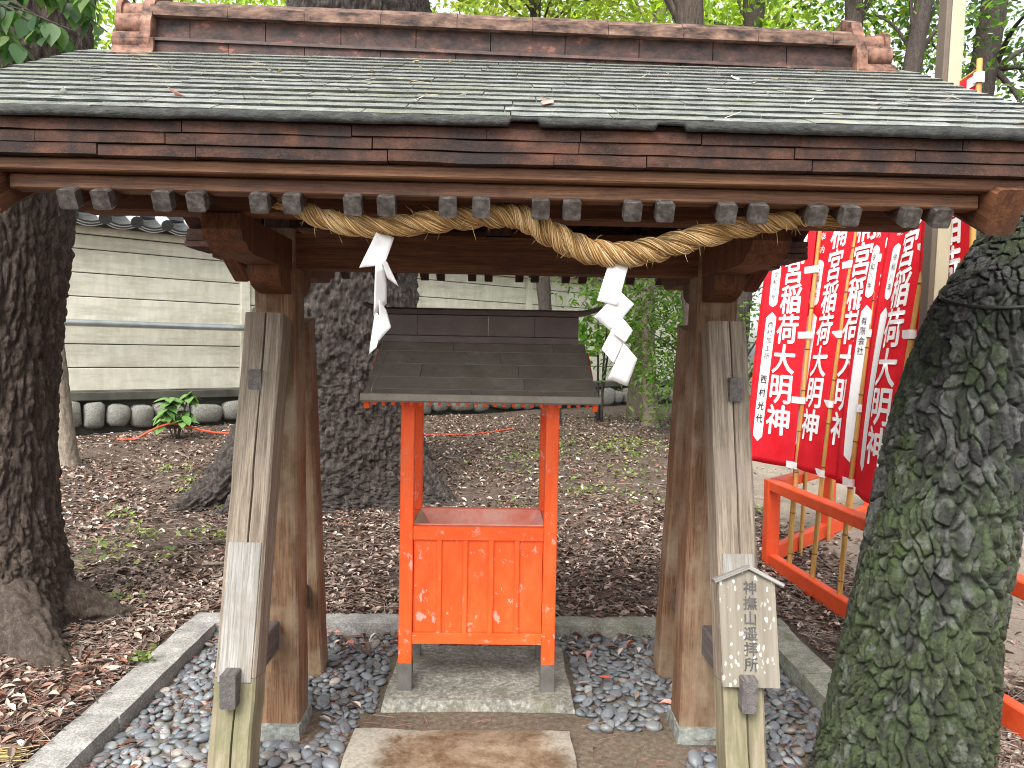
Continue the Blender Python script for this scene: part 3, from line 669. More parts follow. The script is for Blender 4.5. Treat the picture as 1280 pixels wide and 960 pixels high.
# ------------------------------------------------------------------ lettering
def text_once(chars, size, bold=.0, grid=None, adv=1.0):
    """vertical column of characters; returns V (u right, v up; top char at v=0 going down), F"""
    VV = []; FF = []; off = 0
    for k, ch in enumerate(chars):
        cu = bpy.data.curves.new('t', 'FONT'); cu.body = ch; cu.size = size; cu.align_x = 'CENTER'; cu.offset = bold*size; cu.resolution_u = 3
        ob = bpy.data.objects.new('t', cu); COL.objects.link(ob); dg = bpy.context.evaluated_depsgraph_get(); me = bpy.data.meshes.new_from_object(ob.evaluated_get(dg))
        bpy.data.objects.remove(ob); bpy.data.curves.remove(cu)
        if not len(me.vertices): continue
        bm = bmesh.new(); bm.from_mesh(me); bmesh.ops.remove_doubles(bm, verts=bm.verts, dist=size*1e-4)
        if grid:
            xs_ = [v.co.x for v in bm.verts]; ys_ = [v.co.y for v in bm.verts]
            for q in np.arange(min(xs_), max(xs_), grid): bmesh.ops.bisect_plane(bm, geom=bm.verts[:]+bm.edges[:]+bm.faces[:], plane_co=(q, 0, 0), plane_no=(1, 0, 0))
            for q in np.arange(min(ys_), max(ys_), grid*1.5): bmesh.ops.bisect_plane(bm, geom=bm.verts[:]+bm.edges[:]+bm.faces[:], plane_co=(0, q, 0), plane_no=(0, 1, 0))
        bm.verts.index_update(); vs = np.array([v.co[:2] for v in bm.verts]); fs = [tuple(v.index+off for v in f.verts) for f in bm.faces]; bm.free(); bpy.data.meshes.remove(me)
        cx = (vs[:, 0].min()+vs[:, 0].max())/2; cy = (vs[:, 1].min()+vs[:, 1].max())/2
        vs = vs-np.array([cx, cy])+np.array([0, -(k+.5)*size*adv]); VV.append(vs); FF += fs; off += len(vs)
    return np.concatenate(VV), FF
def text_flat(chars, size, bold=.0, grid=None, adv=1.0, fat=0.0):
    """bolder strokes from shifted copies lying a hair apart; V has (u, v, layer)"""
    V, F = text_once(chars, size, bold, grid, adv); out = []; FF = []
    sh = [(0, 0)] if not fat else [(-fat, 0), (fat, 0), (0, fat*.8), (0, -fat*.8)]
    for k, (a, b) in enumerate(sh):
        out.append(np.column_stack([V[:, 0]+a*size, V[:, 1]+b*size, np.full(len(V), k*.00035)])); FF += [tuple(i+k*len(V) for i in f) for f in F]
    return np.concatenate(out), FF
def column(chars, size, bold=.0, grid=None, adv=1.0, fat=0.0):
    out = []
    for k, ch in enumerate(chars): V, F = text_flat(ch, size, bold, grid, 1.0, fat); out.append((V+np.array([0, .5*size-(k+.5)*size*adv, 0]), F))
    return out
for q_ in column('神撫山遥拝所', .049, .003, adv=1.03, fat=.012): put('character', mesh('character', [(a+.010, -.0105-c_, b+.352) for a, b, c_ in q_[0]], q_[1], 'faded_ink'), bd, mw=Mx)

# ------------------------------------------------------------------ straw rope and paper streamers
def straw_rope():
    px = [(-.585, 2.14, 1.958), (-.50, 2.14, 1.92), (-.38, 2.14, 1.895), (-.24, 2.14, 1.905), (-.12, 2.14, 1.923), (0., 2.14, 1.935), (.07, 2.14, 1.928), (.15, 2.14, 1.885), (.24, 2.14, 1.845), (.34, 2.14, 1.832), (.44, 2.14, 1.85), (.56, 2.14, 1.885), (.70, 2.14, 1.92), (.80, 2.14, 1.937), (.87, 2.14, 1.947)]
    n = 330; P = catmull(px, n)+np.array([0, 0, -.012]); s = np.linspace(0, 1, n); T = np.gradient(P, axis=0); T /= np.linalg.norm(T, axis=1)[:, None]
    U = np.cross(T, [0, 1, 0]); U /= np.linalg.norm(U, axis=1)[:, None]; B = np.cross(T, U)
    env = np.interp(s, [0, .04, .3, .55, .72, .88, 1], [.6, .85, 1.0, 1.12, 1.08, .88, .66])
    VV = []; FF = []; CC = []; off = 0; length = 1.55
    for strand in range(3):
        a = 2*math.pi*s*length/.215+strand*math.pi*2/3
        C = P+(np.cos(a)[:, None]*U+np.sin(a)[:, None]*B)*(.0178*env)[:, None]
        Ts = np.gradient(C, axis=0); Ts /= np.linalg.norm(Ts, axis=1)[:, None]; Us = np.cos(a)[:, None]*U+np.sin(a)[:, None]*B; Us -= Ts*(Us*Ts).sum(1)[:, None]; Us /= np.linalg.norm(Us, axis=1)[:, None]; Bs = np.cross(Ts, Us)
        V, F = tube_arr(C, .0150*env, 8); VV.append(V); FF.append(F+off); off += len(V); CC.append(np.tile([[.27, .15, .045]], (len(V), 1)))
        for f in range(44):
            rr = random.uniform(.0135, .0172)*env; b = 2*math.pi*f/44+2*math.pi*s*length/.8+.3*np.sin(s*26+f*1.7)
            i0 = random.randrange(0, n-60); i1 = min(n, i0+random.randint(60, 190))
            if f % 2: i0, i1 = 0, n
            Q = C+(np.cos(b)[:, None]*Us+np.sin(b)[:, None]*Bs)*rr[:, None]; V, F = tube_arr(Q[i0:i1], random.uniform(.0011, .002), 3)
            VV.append(V); FF.append(F+off); off += len(V); c = np.array(random.choice([(.50, .31, .125), (.62, .42, .20), (.38, .22, .085), (.72, .54, .30)])); CC.append(np.tile(c[None], (len(V), 1)))
    fr = []
    for k in range(330):
        i = random.randrange(5, n-5); d = np.array([random.gauss(0, .5), random.gauss(-.1, .5), random.gauss(0, .6)]); d += T[i]*random.choice((-1, 1))*.8; d /= np.linalg.norm(d); L = random.uniform(.010, .05)
        p0 = P[i]+d*.018*env[i]; q = [p0, p0+d*L*.5+[0, 0, .003], p0+d*L+[0, 0, -.006]]; V, F = tube_arr(q, [.0008, .0007, .0003], 3); VV.append(V); FF.append(F+off); off += len(V); CC.append(np.tile([[.66, .50, .25]], (len(V), 1)))
    root = thing('straw_rope', 'thick twisted straw rope strung across the gate below the rafters', 'rope', tuple(P[0]))
    put('strands', mesh('strands', np.concatenate(VV)-P[0], np.concatenate(FF), 'straw', True, np.concatenate(CC)), root, tuple(P[0]))
    for end, nm, L in ((n-1, 'tuft', .10), (0, 'tuft', .055)):
        VV = []; FF = []; CC = []; off = 0; d0 = T[end]*(1 if end else -1)
        for k in range(90):
            a = random.uniform(0, 6.28); r = .019*math.sqrt(random.random()); p0 = P[end]-d0*.03+(math.cos(a)*U[end]+math.sin(a)*B[end])*r
            sp = (math.cos(a)*U[end]+math.sin(a)*B[end])*random.uniform(0, .022); LL = L*random.uniform(.55, 1.1); q = [p0, p0+d0*(LL*.6)+sp*.5, p0+d0*(.03+LL)+sp*1.0+np.array([0, 0, -.008])]
            V, F = tube_arr(q, [.0016, .0015, .0009], 3); VV.append(V); FF.append(F+off); off += len(V); c = np.array(random.choice([(.50, .31, .10), (.62, .42, .16), (.70, .52, .24)])); CC.append(np.tile(c[None], (len(V), 1)))
        put(nm, mesh(nm, np.concatenate(VV)-P[end], np.concatenate(FF), 'straw', True, np.concatenate(CC)), root, tuple(P[end]))
    tube('binding', root, [P[n-1]-T[n-1]*.03+(math.cos(a)*U[n-1]+math.sin(a)*B[n-1])*.0225+T[n-1]*.004*a/6.28 for a in np.linspace(0, 18.8, 50)], .002, 'twig_dark' if 'twig_dark' in MATS else 'cable_black', 5)
    return P
plain('twig_dark', (.09, .05, .025), .8, .2)
ROPE = straw_rope()
def streamer(label, quads, ox, oy, oz, sc, yaw=0):
    root = thing('paper_streamer', label, 'paper streamer', (ox, oy, oz), 'folded paper streamers on the straw rope')
    for k, q in enumerate(quads):
        n = 6; V = []; (a, b, c, d), dep = q
        for i in range(n+1):
            for j in range(n+1):
                u, v = i/n, j/n
                p = (1-u)*(1-v)*np.array(a)+u*(1-v)*np.array(b)+u*v*np.array(c)+(1-u)*v*np.array(d)
                dd = dep[0]*(1-v)+dep[1]*v+.0025*math.sin(u*3+k)+.002*math.sin(v*4+k*2)+dep[2]*(u-.5)
                V.append(((p[0])*sc, dd, -p[1]*sc))
        F = [(i*(n+1)+j, (i+1)*(n+1)+j, (i+1)*(n+1)+j+1, i*(n+1)+j+1) for i in range(n) for j in range(n)]
        o = put('paper_fold', mesh('paper_fold', V, F, 'paper', True), root, (ox, oy, oz)); s_ = o.modifiers.new('thickness', 'SOLIDIFY'); s_.thickness = .0006
S1 = .2707*2.14/950; S2 = .2969*2.14/950
qr = [(((187-230, 0), (273-230, 27), (226-230, 205), (130-230, 185)), (0, -.012, 0)),
      (((232-230, 138), (302-230, 197), (206-230, 325), (122-230, 257)), (-.014, .006, .01)),
      (((246-230, 255), (299-230, 317), (266-230, 374), (196-230, 322)), (-.004, -.012, 0)),
      (((205-230, 318), (268-230, 372), (215-230, 472), (158-230, 405)), (.006, -.008, 0)),
      (((258-230, 378), (326-230, 447), (287-230, 577), (193-230, 540)), (-.010, .012, .012))]
streamer('flat white zigzag paper streamer hanging from the lowest dip of the straw rope', qr, .338, 2.135, 1.803, S1)
ql = [(((125-160, 0), (195-160, 17), (160-160, 135), (62-160, 152)), (0, -.02, .02)),
      (((152-160, 115), (168-160, 120), (214-160, 220), (172-160, 190)), (-.015, .01, .03)),
      (((128-160, 138), (166-160, 125), (162-160, 292), (116-160, 345)), (-.012, .010, .04)),
      (((140-160, 280), (163-160, 320), (187-160, 392), (146-160, 450)), (.004, -.012, .04)),
      (((116-160, 318), (158-160, 375), (128-160, 478), (88-160, 508)), (.006, .02, -.04))]
streamer('twisted narrow white paper streamer hanging near the knotted left half of the straw rope'.replace('left half', 'thin half'), ql, -.315, 2.135, 1.868, S2)

# ------------------------------------------------------------------ red offering box
BX = thing('offering_box', 'vermilion wooden offering box with its own small dark metal roof', 'offering box', (-.06, 3.48, .05))
x0, x1, ya, yb = -.407, .277, 3.27, 3.70; ps = .058
for (x, y) in ((x0+ps/2, ya+ps/2), (x1-ps/2, ya+ps/2), (x0+ps/2, yb-ps/2), (x1-ps/2, yb-ps/2)):
    p = timber('post', BX, (x, y, .155), (x, y, 1.40), ps, ps, 'vermilion', (1, 0, 0), .003)
    timber('metal_foot', p, (x, y, .045), (x, y, .172), ps+.005, ps+.005, 'steel_sheath', (1, 0, 0), .002)
def rail(nm, lo, hi): boxat(nm, BX, lo, hi, 'vermilion', .003)
xi0, xi1 = x0+ps+.001, x1-ps-.001
for (y, dr) in ((ya+.006, 1), (yb-.046, -1)):
    rail('top_rail', (xi0, y, .715), (xi1, y+.04, .775)); rail('bottom_rail', (xi0, y, .255), (xi1, y+.04, .305))
    pw = (xi1-xi0)/5
    for k in range(5): boxat('panel', BX, (xi0+k*pw+.001, y+.017, .3055), (xi0+(k+1)*pw-.001, y+.026, .7145), 'vermilion', .001)
    for k in range(1, 5): boxat('batten', BX, (xi0+k*pw-.011, y+.004 if dr > 0 else y+.0265, .3055), (xi0+k*pw+.011, y+.0165 if dr > 0 else y+.038, .7145), 'vermilion', .002)
for x in (x0+.009, x1-.049):
    rail('side_rail', (x, ya+ps+.001, .715), (x+.04, yb-ps-.001, .775)); rail('side_rail', (x, ya+ps+.001, .255), (x+.04, yb-ps-.001, .305))
    boxat('side_panel', BX, (x+.014, ya+ps+.001, .3055), (x+.024, yb-ps-.001, .7145), 'vermilion', .001)
# hopper: sloping boards falling to a slot
def quad_slab(nm, pts4, mat, th=.008):
    a, b, c, d = [Vector(p) for p in pts4]; nrm = (b-a).cross(d-a).normalized()*th; ce = (a+b+c+d)/4
    V = [p-ce for p in (a, b, c, d)]+[p-nrm-ce for p in (a, b, c, d)]; F = [(0, 1, 2, 3), (7, 6, 5, 4)]+[(k, k+4, (k+1) % 4+4, (k+1) % 4) for k in range(4)]
    return put(nm, fix_normals(mesh(nm, V, F, mat)), BX, ce)
ti0, ti1, tj0, tj1 = x0+.05, x1-.05, ya+.047, yb-.047; bi0, bi1, bj = ti0+.13, ti1-.13, (ya+yb)/2; zt, zb = .772, .60
quad_slab('hopper_board', [(ti0, tj1, zt), (ti1, tj1, zt), (bi1, bj+.03, zb), (bi0, bj+.03, zb)], 'worn_vermilion')
quad_slab('hopper_board', [(ti1, tj0, zt), (ti0, tj0, zt), (bi0, bj-.03, zb), (bi1, bj-.03, zb)], 'worn_vermilion')
quad_slab('hopper_board', [(ti0, tj0, zt), (ti0, tj1, zt), (bi0, bj+.03, zb), (bi0, bj-.03, zb)], 'worn_beige')
quad_slab('hopper_board', [(ti1, tj1, zt), (ti1, tj0, zt), (bi1, bj-.03, zb), (bi1, bj+.03, zb)], 'worn_vermilion')
boxat('hopper_floor', BX, (bi0-.01, bj-.05, zb-.02), (bi1+.01, bj+.05, zb-.006), 'worn_vermilion', .001)
# roof of the box
YB = (ya+yb)/2; RX0, RX1 = -.545, .425
def by(s): return YB-.40+.36*s                              # s 0 eave .. 1 ridge
def bz(s): return 1.355+.225*(s**1.25)
cut = [0, .17, .40, .63, .84, 1.0]; seams = [[-.545, -.1, .425], [-.545, .12, .425], [-.545, -.33, .10, .425], [-.545, .02, .425], [-.545, -.2, .27, .425]]
def taper(s): return 1-.055*s
for fy in (1, -1):
    for k in range(5):
        s0, s1 = cut[k], cut[k+1]
        for xa, xb in zip(seams[k], seams[k][1:]):
            V = []; F = []; n = 4
            for q in range(n+1):
                s = s0+(s1-s0)*q/n+(0.012 if q == n and k < 4 else 0); yy, zz = by(s)-YB, bz(s)+.0008*(1-q/n)
                mid = (RX0+RX1)/2; t0, t1 = mid+(xa-mid)*taper(s), mid+(xb-mid)*taper(s)
                V += [(t0+.0012, yy*fy, zz), (t1-.0012, yy*fy, zz), (t1-.0012, yy*fy, zz-.005), (t0+.0012, yy*fy, zz-.005)]
            for q in range(n):
                for b in range(4): F.append((q*4+b, q*4+(b+1) % 4, q*4+4+(b+1) % 4, q*4+4+b))
            F += [(0, 1, 2, 3), (n*4+3, n*4+2, n*4+1, n*4)]
            put('roof_panel', fix_normals(mesh('roof_panel', V, F, 'box_roof')), BX, (0, YB, 0))
    # core under the sheets, eave lip and side flashing
    V = []; ns = 8; F = []
    for q in range(ns+1):
        s = q/ns; yy, zz = by(s)-YB, bz(s)-.003; mid = (RX0+RX1)/2; h = (RX1-RX0)/2*taper(s)-.004
        V += [(mid-h, yy*fy, zz-.002), (mid+h, yy*fy, zz-.002), (mid+h, yy*fy, zz-.024), (mid-h, yy*fy, zz-.024)]
    for q in range(ns):
        for b in range(4): F.append((q*4+b, q*4+(b+1) % 4, q*4+4+(b+1) % 4, q*4+4+b))
    F += [(0, 1, 2, 3), (ns*4+3, ns*4+2, ns*4+1, ns*4)]
    put('roof_board', fix_normals(mesh('roof_board', V, F, 'box_ridge')), BX, (0, YB, 0))
    ye = (by(0)-YB)*fy+YB
    boxat('eave_lip', BX, (RX0-.004, min(ye-fy*.008, ye+fy*.006), bz(0)-.022), (RX1+.004, max(ye-fy*.008, ye+fy*.006), bz(0)+.009), 'box_roof', .003)
    nr = 24
    for k in range(nr):
        x = RX0+.045+(RX1-RX0-.09)*k/(nr-1); a = Vector((x, ye+fy*.045, bz(.1)-.047)); b = Vector((x, YB-fy*.03, bz(.93)-.047))
        timber('red_rafter', BX, a, b, .014, .020, 'vermilion', (1, 0, 0), .001)
    for x in (RX0+.015, RX1-.015):
        timber('barge_board', BX, (x, ye+fy*.03, bz(.05)-.047), (x, YB-fy*.006, bz(.97)-.047), .020, .034, 'vermilion', (1, 0, 0), .001)
boxat('roof_beam', BX, (x0-.01, ya+.004, 1.375), (x1+.01, ya+ps-.004, 1.425), 'vermilion', .002); boxat('roof_beam', BX, (x0-.01, yb-ps+.004, 1.375), (x1+.01, yb-.004, 1.425), 'vermilion', .002)
# ridge box of three steps with upswept cap
hw = .49*.93
for nm, w, z0, z1, dx in (('ridge_base', .105, 1.575, 1.606, -.022), ('ridge_box', .075, 1.6065, 1.70, -.03)):
    edges = [-.06-hw-dx*0-.0, -.36, -.04, .17, .06*0+.335+.035] if nm == 'ridge_box' else [-.06-hw, .37]
    for a, b in zip(edges, edges[1:]): boxat(nm, BX, (a+.0008, YB-w/2, z0), (b-.0008, YB+w/2, z1), 'box_ridge', .002)
n = 40; V = []; F = []; xr0, xr1 = -.60, .475
for k in range(n+1):
    u = k/n; x = xr0+(xr1-xr0)*u; e = max(0, abs(u-.5)*2-.78)/.22; z = 1.7015+.034*e**1.6; h = .030*(1-.35*e)
    V += [(x, -.062, z), (x, .062, z), (x, .058, z+h*.7), (x, .028, z+h), (x, -.028, z+h), (x, -.058, z+h*.7)]
for k in range(n):
    for b in range(6): F.append((k*6+b, k*6+(b+1) % 6, k*6+6+(b+1) % 6, k*6+6+b))
F += [tuple(range(6)), tuple(range(n*6+5, n*6-1, -1))]
put('ridge_cap', fix_normals(mesh('ridge_cap', V, F, 'box_ridge')), BX, (0, YB, 0))
tube('wire', BX, [(-.51, 3.10, 1.36), (-.505, 3.11, 1.39), (-.49, 3.16, 1.44), (-.478, 3.24, 1.50), (-.47, 3.30, 1.53)], .0015, 'galvanised', 5)

# ------------------------------------------------------------------ plank wall behind
WA = np.array([-5.53, 10.0]); WD = np.array([.769, .639]); WN = np.array([.639, -.769])    # along, towards the camera
def wp(t, off, z): p = WA+WD*t+WN*off; return Vector((p[0], p[1], z))
TA, TB = -4.6, 14.0
WL = thing('plank_wall', 'long cream plank wall on a rough stone base with grey tile coping', 'wall', tuple(wp(2, 0, .3)))
posts = [-3.42, -.57, 2.28, 5.13, 7.98, 10.83, 13.68]; side3 = tuple(WN.tolist())+(0,)
for a, b in zip(posts, posts[1:]):
    zs = [.90, 1.21, 1.52, 1.83, 2.14, 2.45, 2.76, 2.95]
    for z0, z1 in zip(zs, zs[1:]):
        timber('wall_plank', WL, wp(a+.071, random.uniform(-.004, .004), (z0+z1)/2), wp(b-.071, random.uniform(-.004, .004), (z0+z1)/2), .03, z1-z0-.012, 'cream_plaster', side3, .006)
    timber('wall_back', WL, wp(a+.07, -.06, 2.0), wp(b-.07, -.06, 2.0), .05, 2.2, 'plinth', side3)
    timber('frieze', WL, wp(a+.072, .03, 3.01), wp(b-.072, .03, 3.01), .10, .11, 'cream_plaster', side3)
    timber('sill', WL, wp(a, .03, .835), wp(b-.004, .03, .835), .22, .115, 'plinth', side3, .01)
for tpos in posts: timber('wall_post', WL, wp(tpos, .012, .90), wp(tpos, .012, 2.96), .14, .10, 'cream_plaster', (WD[0], WD[1], 0), .006)
timber('footing', WL, wp(TA, -.1, .45), wp(TB, -.1, .45), .22, .65, 'plinth', side3)
BOUL = []
for k in range(6):
    V = I1*(1+.34*fbm(I1*1.6+k*5, 3, k+60)[:, None]); V = np.sign(V)*np.abs(V)**.5*(1+.10*fbm(I1*5+k*3, 3, k+90)[:, None]); BOUL.append(mesh('boulder', V, F1, 'wall_stone', True))
tt = TA
while tt < TB:
    w = random.uniform(.26, .56); o = put('base_stone', random.choice(BOUL), WL, wp(tt+w/2, .05, .58+random.uniform(-.04, .02)), (random.gauss(0, .1), random.gauss(0, .1), math.atan2(WD[1], WD[0])), scale=(w*.50, .16, random.uniform(.14, .19))); tt += w
# coping tiles
RT = []
n = 14; L = .42
V = []; F = []
for e, y in enumerate((0, L)):
    for k in range(n): a = 2*math.pi*k/n; V.append((.072*math.cos(a), y, .072*math.sin(a)))
F = [(k, (k+1) % n, (k+1) % n+n, k+n) for k in range(n)]+[tuple(reversed(range(n))), tuple(range(n, 2*n))]
m_round = fix_normals(mesh('round_tile', V, F, 'glare_mortar_white', False)); m_disc = None  # white colour stands in for sky glare on the round tile tops
V = []
for k in range(n): a = 2*math.pi*k/n; V.append((.078*math.cos(a), -.018, .078*math.sin(a)))
for k in range(n): a = 2*math.pi*k/n; V.append((.078*math.cos(a), -.001, .078*math.sin(a)))
m_disc = fix_normals(mesh('end_disc', V, F, 'roof_tile'))
def pan(th, zoff, y0):
    n = 8; V = []; F = []
    for k in range(n+1):
        u = -.19+.38*k/n; z = -.055*math.cos(u/.19*math.pi/2)+zoff
        V += [(u, y0, z), (u, L, z), (u, L, z-th), (u, y0, z-th)]
    for k in range(n):
        for b in range(4): F.append((k*4+b, k*4+(b+1) % 4, k*4+4+(b+1) % 4, k*4+4+b))
    F += [(3, 2, 1, 0), (n*4, n*4+1, n*4+2, n*4+3)]; return V, F
m_pan = fix_normals(mesh('pan_tile', *pan(.022, .02, -.02), 'roof_tile')); m_mort = fix_normals(mesh('mortar', *pan(.016, -.0035, -.012), 'glare_mortar_white')); m_pan2 = fix_normals(mesh('pan_tile', *pan(.018, -.021, -.016), 'roof_tile')); m_mort2 = fix_normals(mesh('mortar', *pan(.014, -.0405, -.008), 'glare_mortar_white'))
ah = math.atan2(WD[1], WD[0])
tt = TA
while tt < TB:
    M0 = Matrix.Translation(wp(tt, .30, 3.125)) @ Matrix.Rotation(ah, 4, 'Z') @ Matrix.Rotation(R_(24), 4, 'X')
    r = put('round_tile', m_round, WL, mw=M0 @ Matrix.Translation((0, 0, .02))); put('end_disc', m_disc, r, mw=M0 @ Matrix.Translation((0, 0, .02)))
    M1 = M0 @ Matrix.Translation((.19, 0, .005))
    p = put('pan_tile', m_pan, WL, mw=M1); put('mortar', m_mort, p, mw=M1); put('pan_tile', m_pan2, WL, mw=M1); put('mortar', m_mort2, p, mw=M1)
    tt += .38
timber('coping_ridge', WL, wp(TA, -.1, 3.33), wp(TB, -.1, 3.33), .22, .20, 'roof_tile', side3, .05)
timber('coping_core', WL, wp(TA, -.03, 3.12), wp(TB, -.03, 3.12), .30, .14, 'plinth', side3)
PI = thing('steel_pipe', 'galvanised steel pipe running level along the cream plank wall', 'pipe', tuple(wp(1, .2, 1.8)))
tube('pipe', PI, [wp(q, .20, 1.79) for q in np.linspace(-1.6, 2.6, 8)], .046, 'galvanised', 12)
for q in (-.57, 2.28): tube('pipe_bracket', PI, [wp(q, .06, 1.79), wp(q, .12, 1.79), wp(q, .17, 1.79)], .018, 'galvanised', 8)

# ------------------------------------------------------------------ trees
def trunk_mesh(name, path, na, nl, mode, depth, mat, flare=0, lobes=(), seed=0, loc=(0, 0, 0)):
    P = catmull(path, nl); th = np.linspace(0, 2*np.pi, na, endpoint=False)
    r = P[:, 3][:, None]*np.ones((1, na)); z = P[:, 2][:, None]-path[0][2]
    for (a0, amp, wid, hgt) in lobes:
        dth = np.angle(np.exp(1j*(th-a0)))[None]; r = r+amp*np.exp(-(dth/wid)**2)*np.exp(-np.maximum(z, 0)/hgt)
    C = np.stack([np.cos(th), np.sin(th)], 1)
    base = np.concatenate([P[:, None, :2]+r[..., None]*C[None], np.broadcast_to(P[:, None, 2:3], (nl, na, 1))], -1)
    Q = base.reshape(-1, 3)+seed*13.7
    if mode == 'ridge':
        tw = Q.copy(); tw += .05*np.stack([fbm(Q*3, 2, 1), fbm(Q*3, 2, 2), fbm(Q*3, 2, 3)], 1)
        f1, f2, _ = voro(tw*np.array([21, 21, 3.4]), 3); e = np.clip((f2-f1)*2.2, 0, 1)
        f3, f4, _ = voro(tw*np.array([52, 52, 13]), 8); e2 = np.clip((f4-f3)*2.5, 0, 1)
        D = e**.7*.58+e2*.28+.30*fbm(Q*np.array([50, 50, 20]), 3, 5)
    elif mode == 'plate':
        tw = Q+.05*np.stack([fbm(Q*6, 4, 1), fbm(Q*6, 4, 2), fbm(Q*6, 4, 3)], 1)
        f1, f2, i1 = voro(tw*np.array([27, 27, 8]), 3); e = np.clip((f2-f1)*6.0, 0, 1); e = e*e*(3-2*e)
        f3, f4, i2 = voro(tw*np.array([60, 60, 26]), 8); e2 = np.clip((f4-f3)*4, 0, 1)
        f5, f6, i3 = voro(tw*np.array([90, 90, 70]), 12)
        D = e*.70+i1*.12+e2*.14*e+i2*.10+i3*.06+.14*fbm(Q*80, 3, 5)+.4*fbm(Q*np.array([7, 7, 2]), 2, 41)
    else:
        f1, f2, _ = voro((Q+.06*np.stack([fbm(Q*3, 3, 1), fbm(Q*3, 3, 2), fbm(Q*3, 3, 3)], 1))*np.array([21, 21, 5]), 3); f3, f4, i2 = voro(Q*np.array([50, 50, 17]), 8)
        D = np.clip((f2-f1)*2.5, 0, 1)*.32+.22*i2+np.clip((f4-f3)*3, 0, 1)*.15+.45*fbm(Q*np.array([30, 30, 11]), 4, 5)+.5*fbm(Q*2.2, 3, 6)
    rr = r+depth*(D.reshape(nl, na)-.5)
    V = np.concatenate([P[:, None, :2]+rr[..., None]*C[None], np.broadcast_to(P[:, None, 2:3], (nl, na, 1))], -1).reshape(-1, 3)
    i, j = np.meshgrid(np.arange(nl-1), np.arange(na), indexing='ij'); j2 = (j+1) % na
    F = np.stack([i*na+j, i*na+j2, (i+1)*na+j2, (i+1)*na+j], -1).reshape(-1, 4)
    col = None
    if mode == 'plate':
        mo = np.clip(fbm(Q*np.array([5, 5, 2.0]), 3, 31)*2.6+.38+fbm(Q*np.array([30, 30, 15]), 3, 32)*1.5, 0, 1)[:, None]
        g0 = np.array([.020, .019, .017])[None]+np.array([.21, .212, .205])[None]*(i1**1.7)[:, None]; g0 = g0*(.35+1.2*i2[:, None])
        gr = np.array([.060, .098, .018])[None]*(.35+1.3*i2[:, None]); lic = np.clip(fbm(Q*np.array([34, 34, 22]), 3, 35)*6-1.6, 0, 1)[:, None]
        col = g0*(1-mo*.85)+gr*mo*.85; col = col*(1-lic*.55)+np.array([.30, .325, .27])[None]*lic*.55; col = col*.58
    return mesh(name, V-np.array(loc), F, mat, True, col)
def root_tube(name, parent, pts, rads, mat, seed, na=64, nl=130, depth=.03):
    P = catmull([(*p, r) for p, r in zip(pts, rads)], nl); V, F = tube_arr(P[:, :3], P[:, 3], na); N_ = V-np.repeat(P[:, :3], na, 0); N_ /= np.linalg.norm(N_, axis=1)[:, None]+1e-9
    th = np.tile(np.linspace(0, 2*np.pi, na, endpoint=False), nl); sl_ = np.repeat(np.linspace(0, 1, nl), na)*np.linalg.norm(np.array(pts[-1])-np.array(pts[0])); rm = float(np.mean(rads))
    W_ = np.stack([np.cos(th)*rm, np.sin(th)*rm, sl_*.22], 1)+seed; W_ = W_+.02*fbm(V*8, 3, 8)[:, None]
    f1, f2, _ = voro(W_*26, 4); f3, f4, i2 = voro(W_*70, 9); V = V+N_*(depth*(np.clip((f2-f1)*2.5, 0, 1)*.6+.2*i2+.35*fbm(V*30+seed, 4, 6)-.35))[:, None]
    loc = np.array(pts[0]); return put(name, mesh(name, V-loc, F, mat, True), parent, tuple(loc))
def crown_mesh(name, centers, per, spread, size, colors, rng, mat='foliage', aspect=.5, droop=.3):
    C = np.repeat(np.array(centers), per, 0); P = C+rng.normal(size=C.shape)*np.array(spread); n = len(P)
    V, F, k = leaves(P, size*rng.uniform(.6, 1.3, n), aspect, curl=.3, rng=rng, up_bias=.4, droop=droop)
    tint = np.repeat(rng.uniform(.7, 1.3, len(centers)), per)[:, None]
    c = pal(n, colors, rng, .25)*tint; return V, F, np.repeat(c, k, 0)
GREENS = [(.15, .25, .05), (.21, .32, .06), (.11, .20, .04), (.26, .35, .07), (.13, .22, .07)]
BLUEG = [(.075, .15, .055), (.055, .115, .045), (.12, .20, .07), (.09, .165, .05)]
# left foreground tree
TL = thing('tree', 'dark furrowed tree beside the kerb with leafy twigs hanging over its trunk', 'tree', (-2.62, 3.95, .05), None)
me = trunk_mesh('trunk', [(-2.60, 3.95, -.1, .40), (-2.61, 3.95, .35, .345), (-2.65, 3.98, .8, .325), (-2.64, 4.0, 1.4, .318), (-2.55, 4.0, 2.2, .318), (-2.45, 4.0, 3.2, .315), (-2.45, 4.05, 5.5, .27), (-2.4, 4.1, 8, .2)], 300, 620, 'ridge', .045, 'bark_dark', lobes=[(R_(-38), .20, .45, .30), (R_(28), .12, .35, .25), (R_(200), .2, .5, .3), (R_(100), .15, .4, .3)], seed=1, loc=(-2.6, 3.95, 0))
put('trunk', me, TL, (-2.6, 3.95, 0))
root_tube('root', TL, [(-2.62, 3.93, .50), (-2.30, 3.68, .20), (-2.10, 3.52, .10), (-1.92, 3.40, .03), (-1.78, 3.30, -.03)], [.10, .14, .10, .07, .04], 'bark_dark', 3.3)
root_tube('root', TL, [(-2.62, 3.95, .50), (-2.30, 4.04, .18), (-2.10, 4.10, .08), (-1.96, 4.14, .03), (-1.82, 4.12, -.02)], [.08, .115, .08, .05, .03], 'bark_dark', 7.3)
def limbs(parent, start, tips, r0, mat):
    for t_ in tips:
        a = np.array(start, float); b = np.array(t_, float); mid = (a+b)/2+np.array([0, 0, .12*np.linalg.norm(b-a)])
        tube('limb', parent, catmull([a, mid, b], 8), np.linspace(r0, r0*.25, 8), mat, 7)
rng = np.random.default_rng(5)
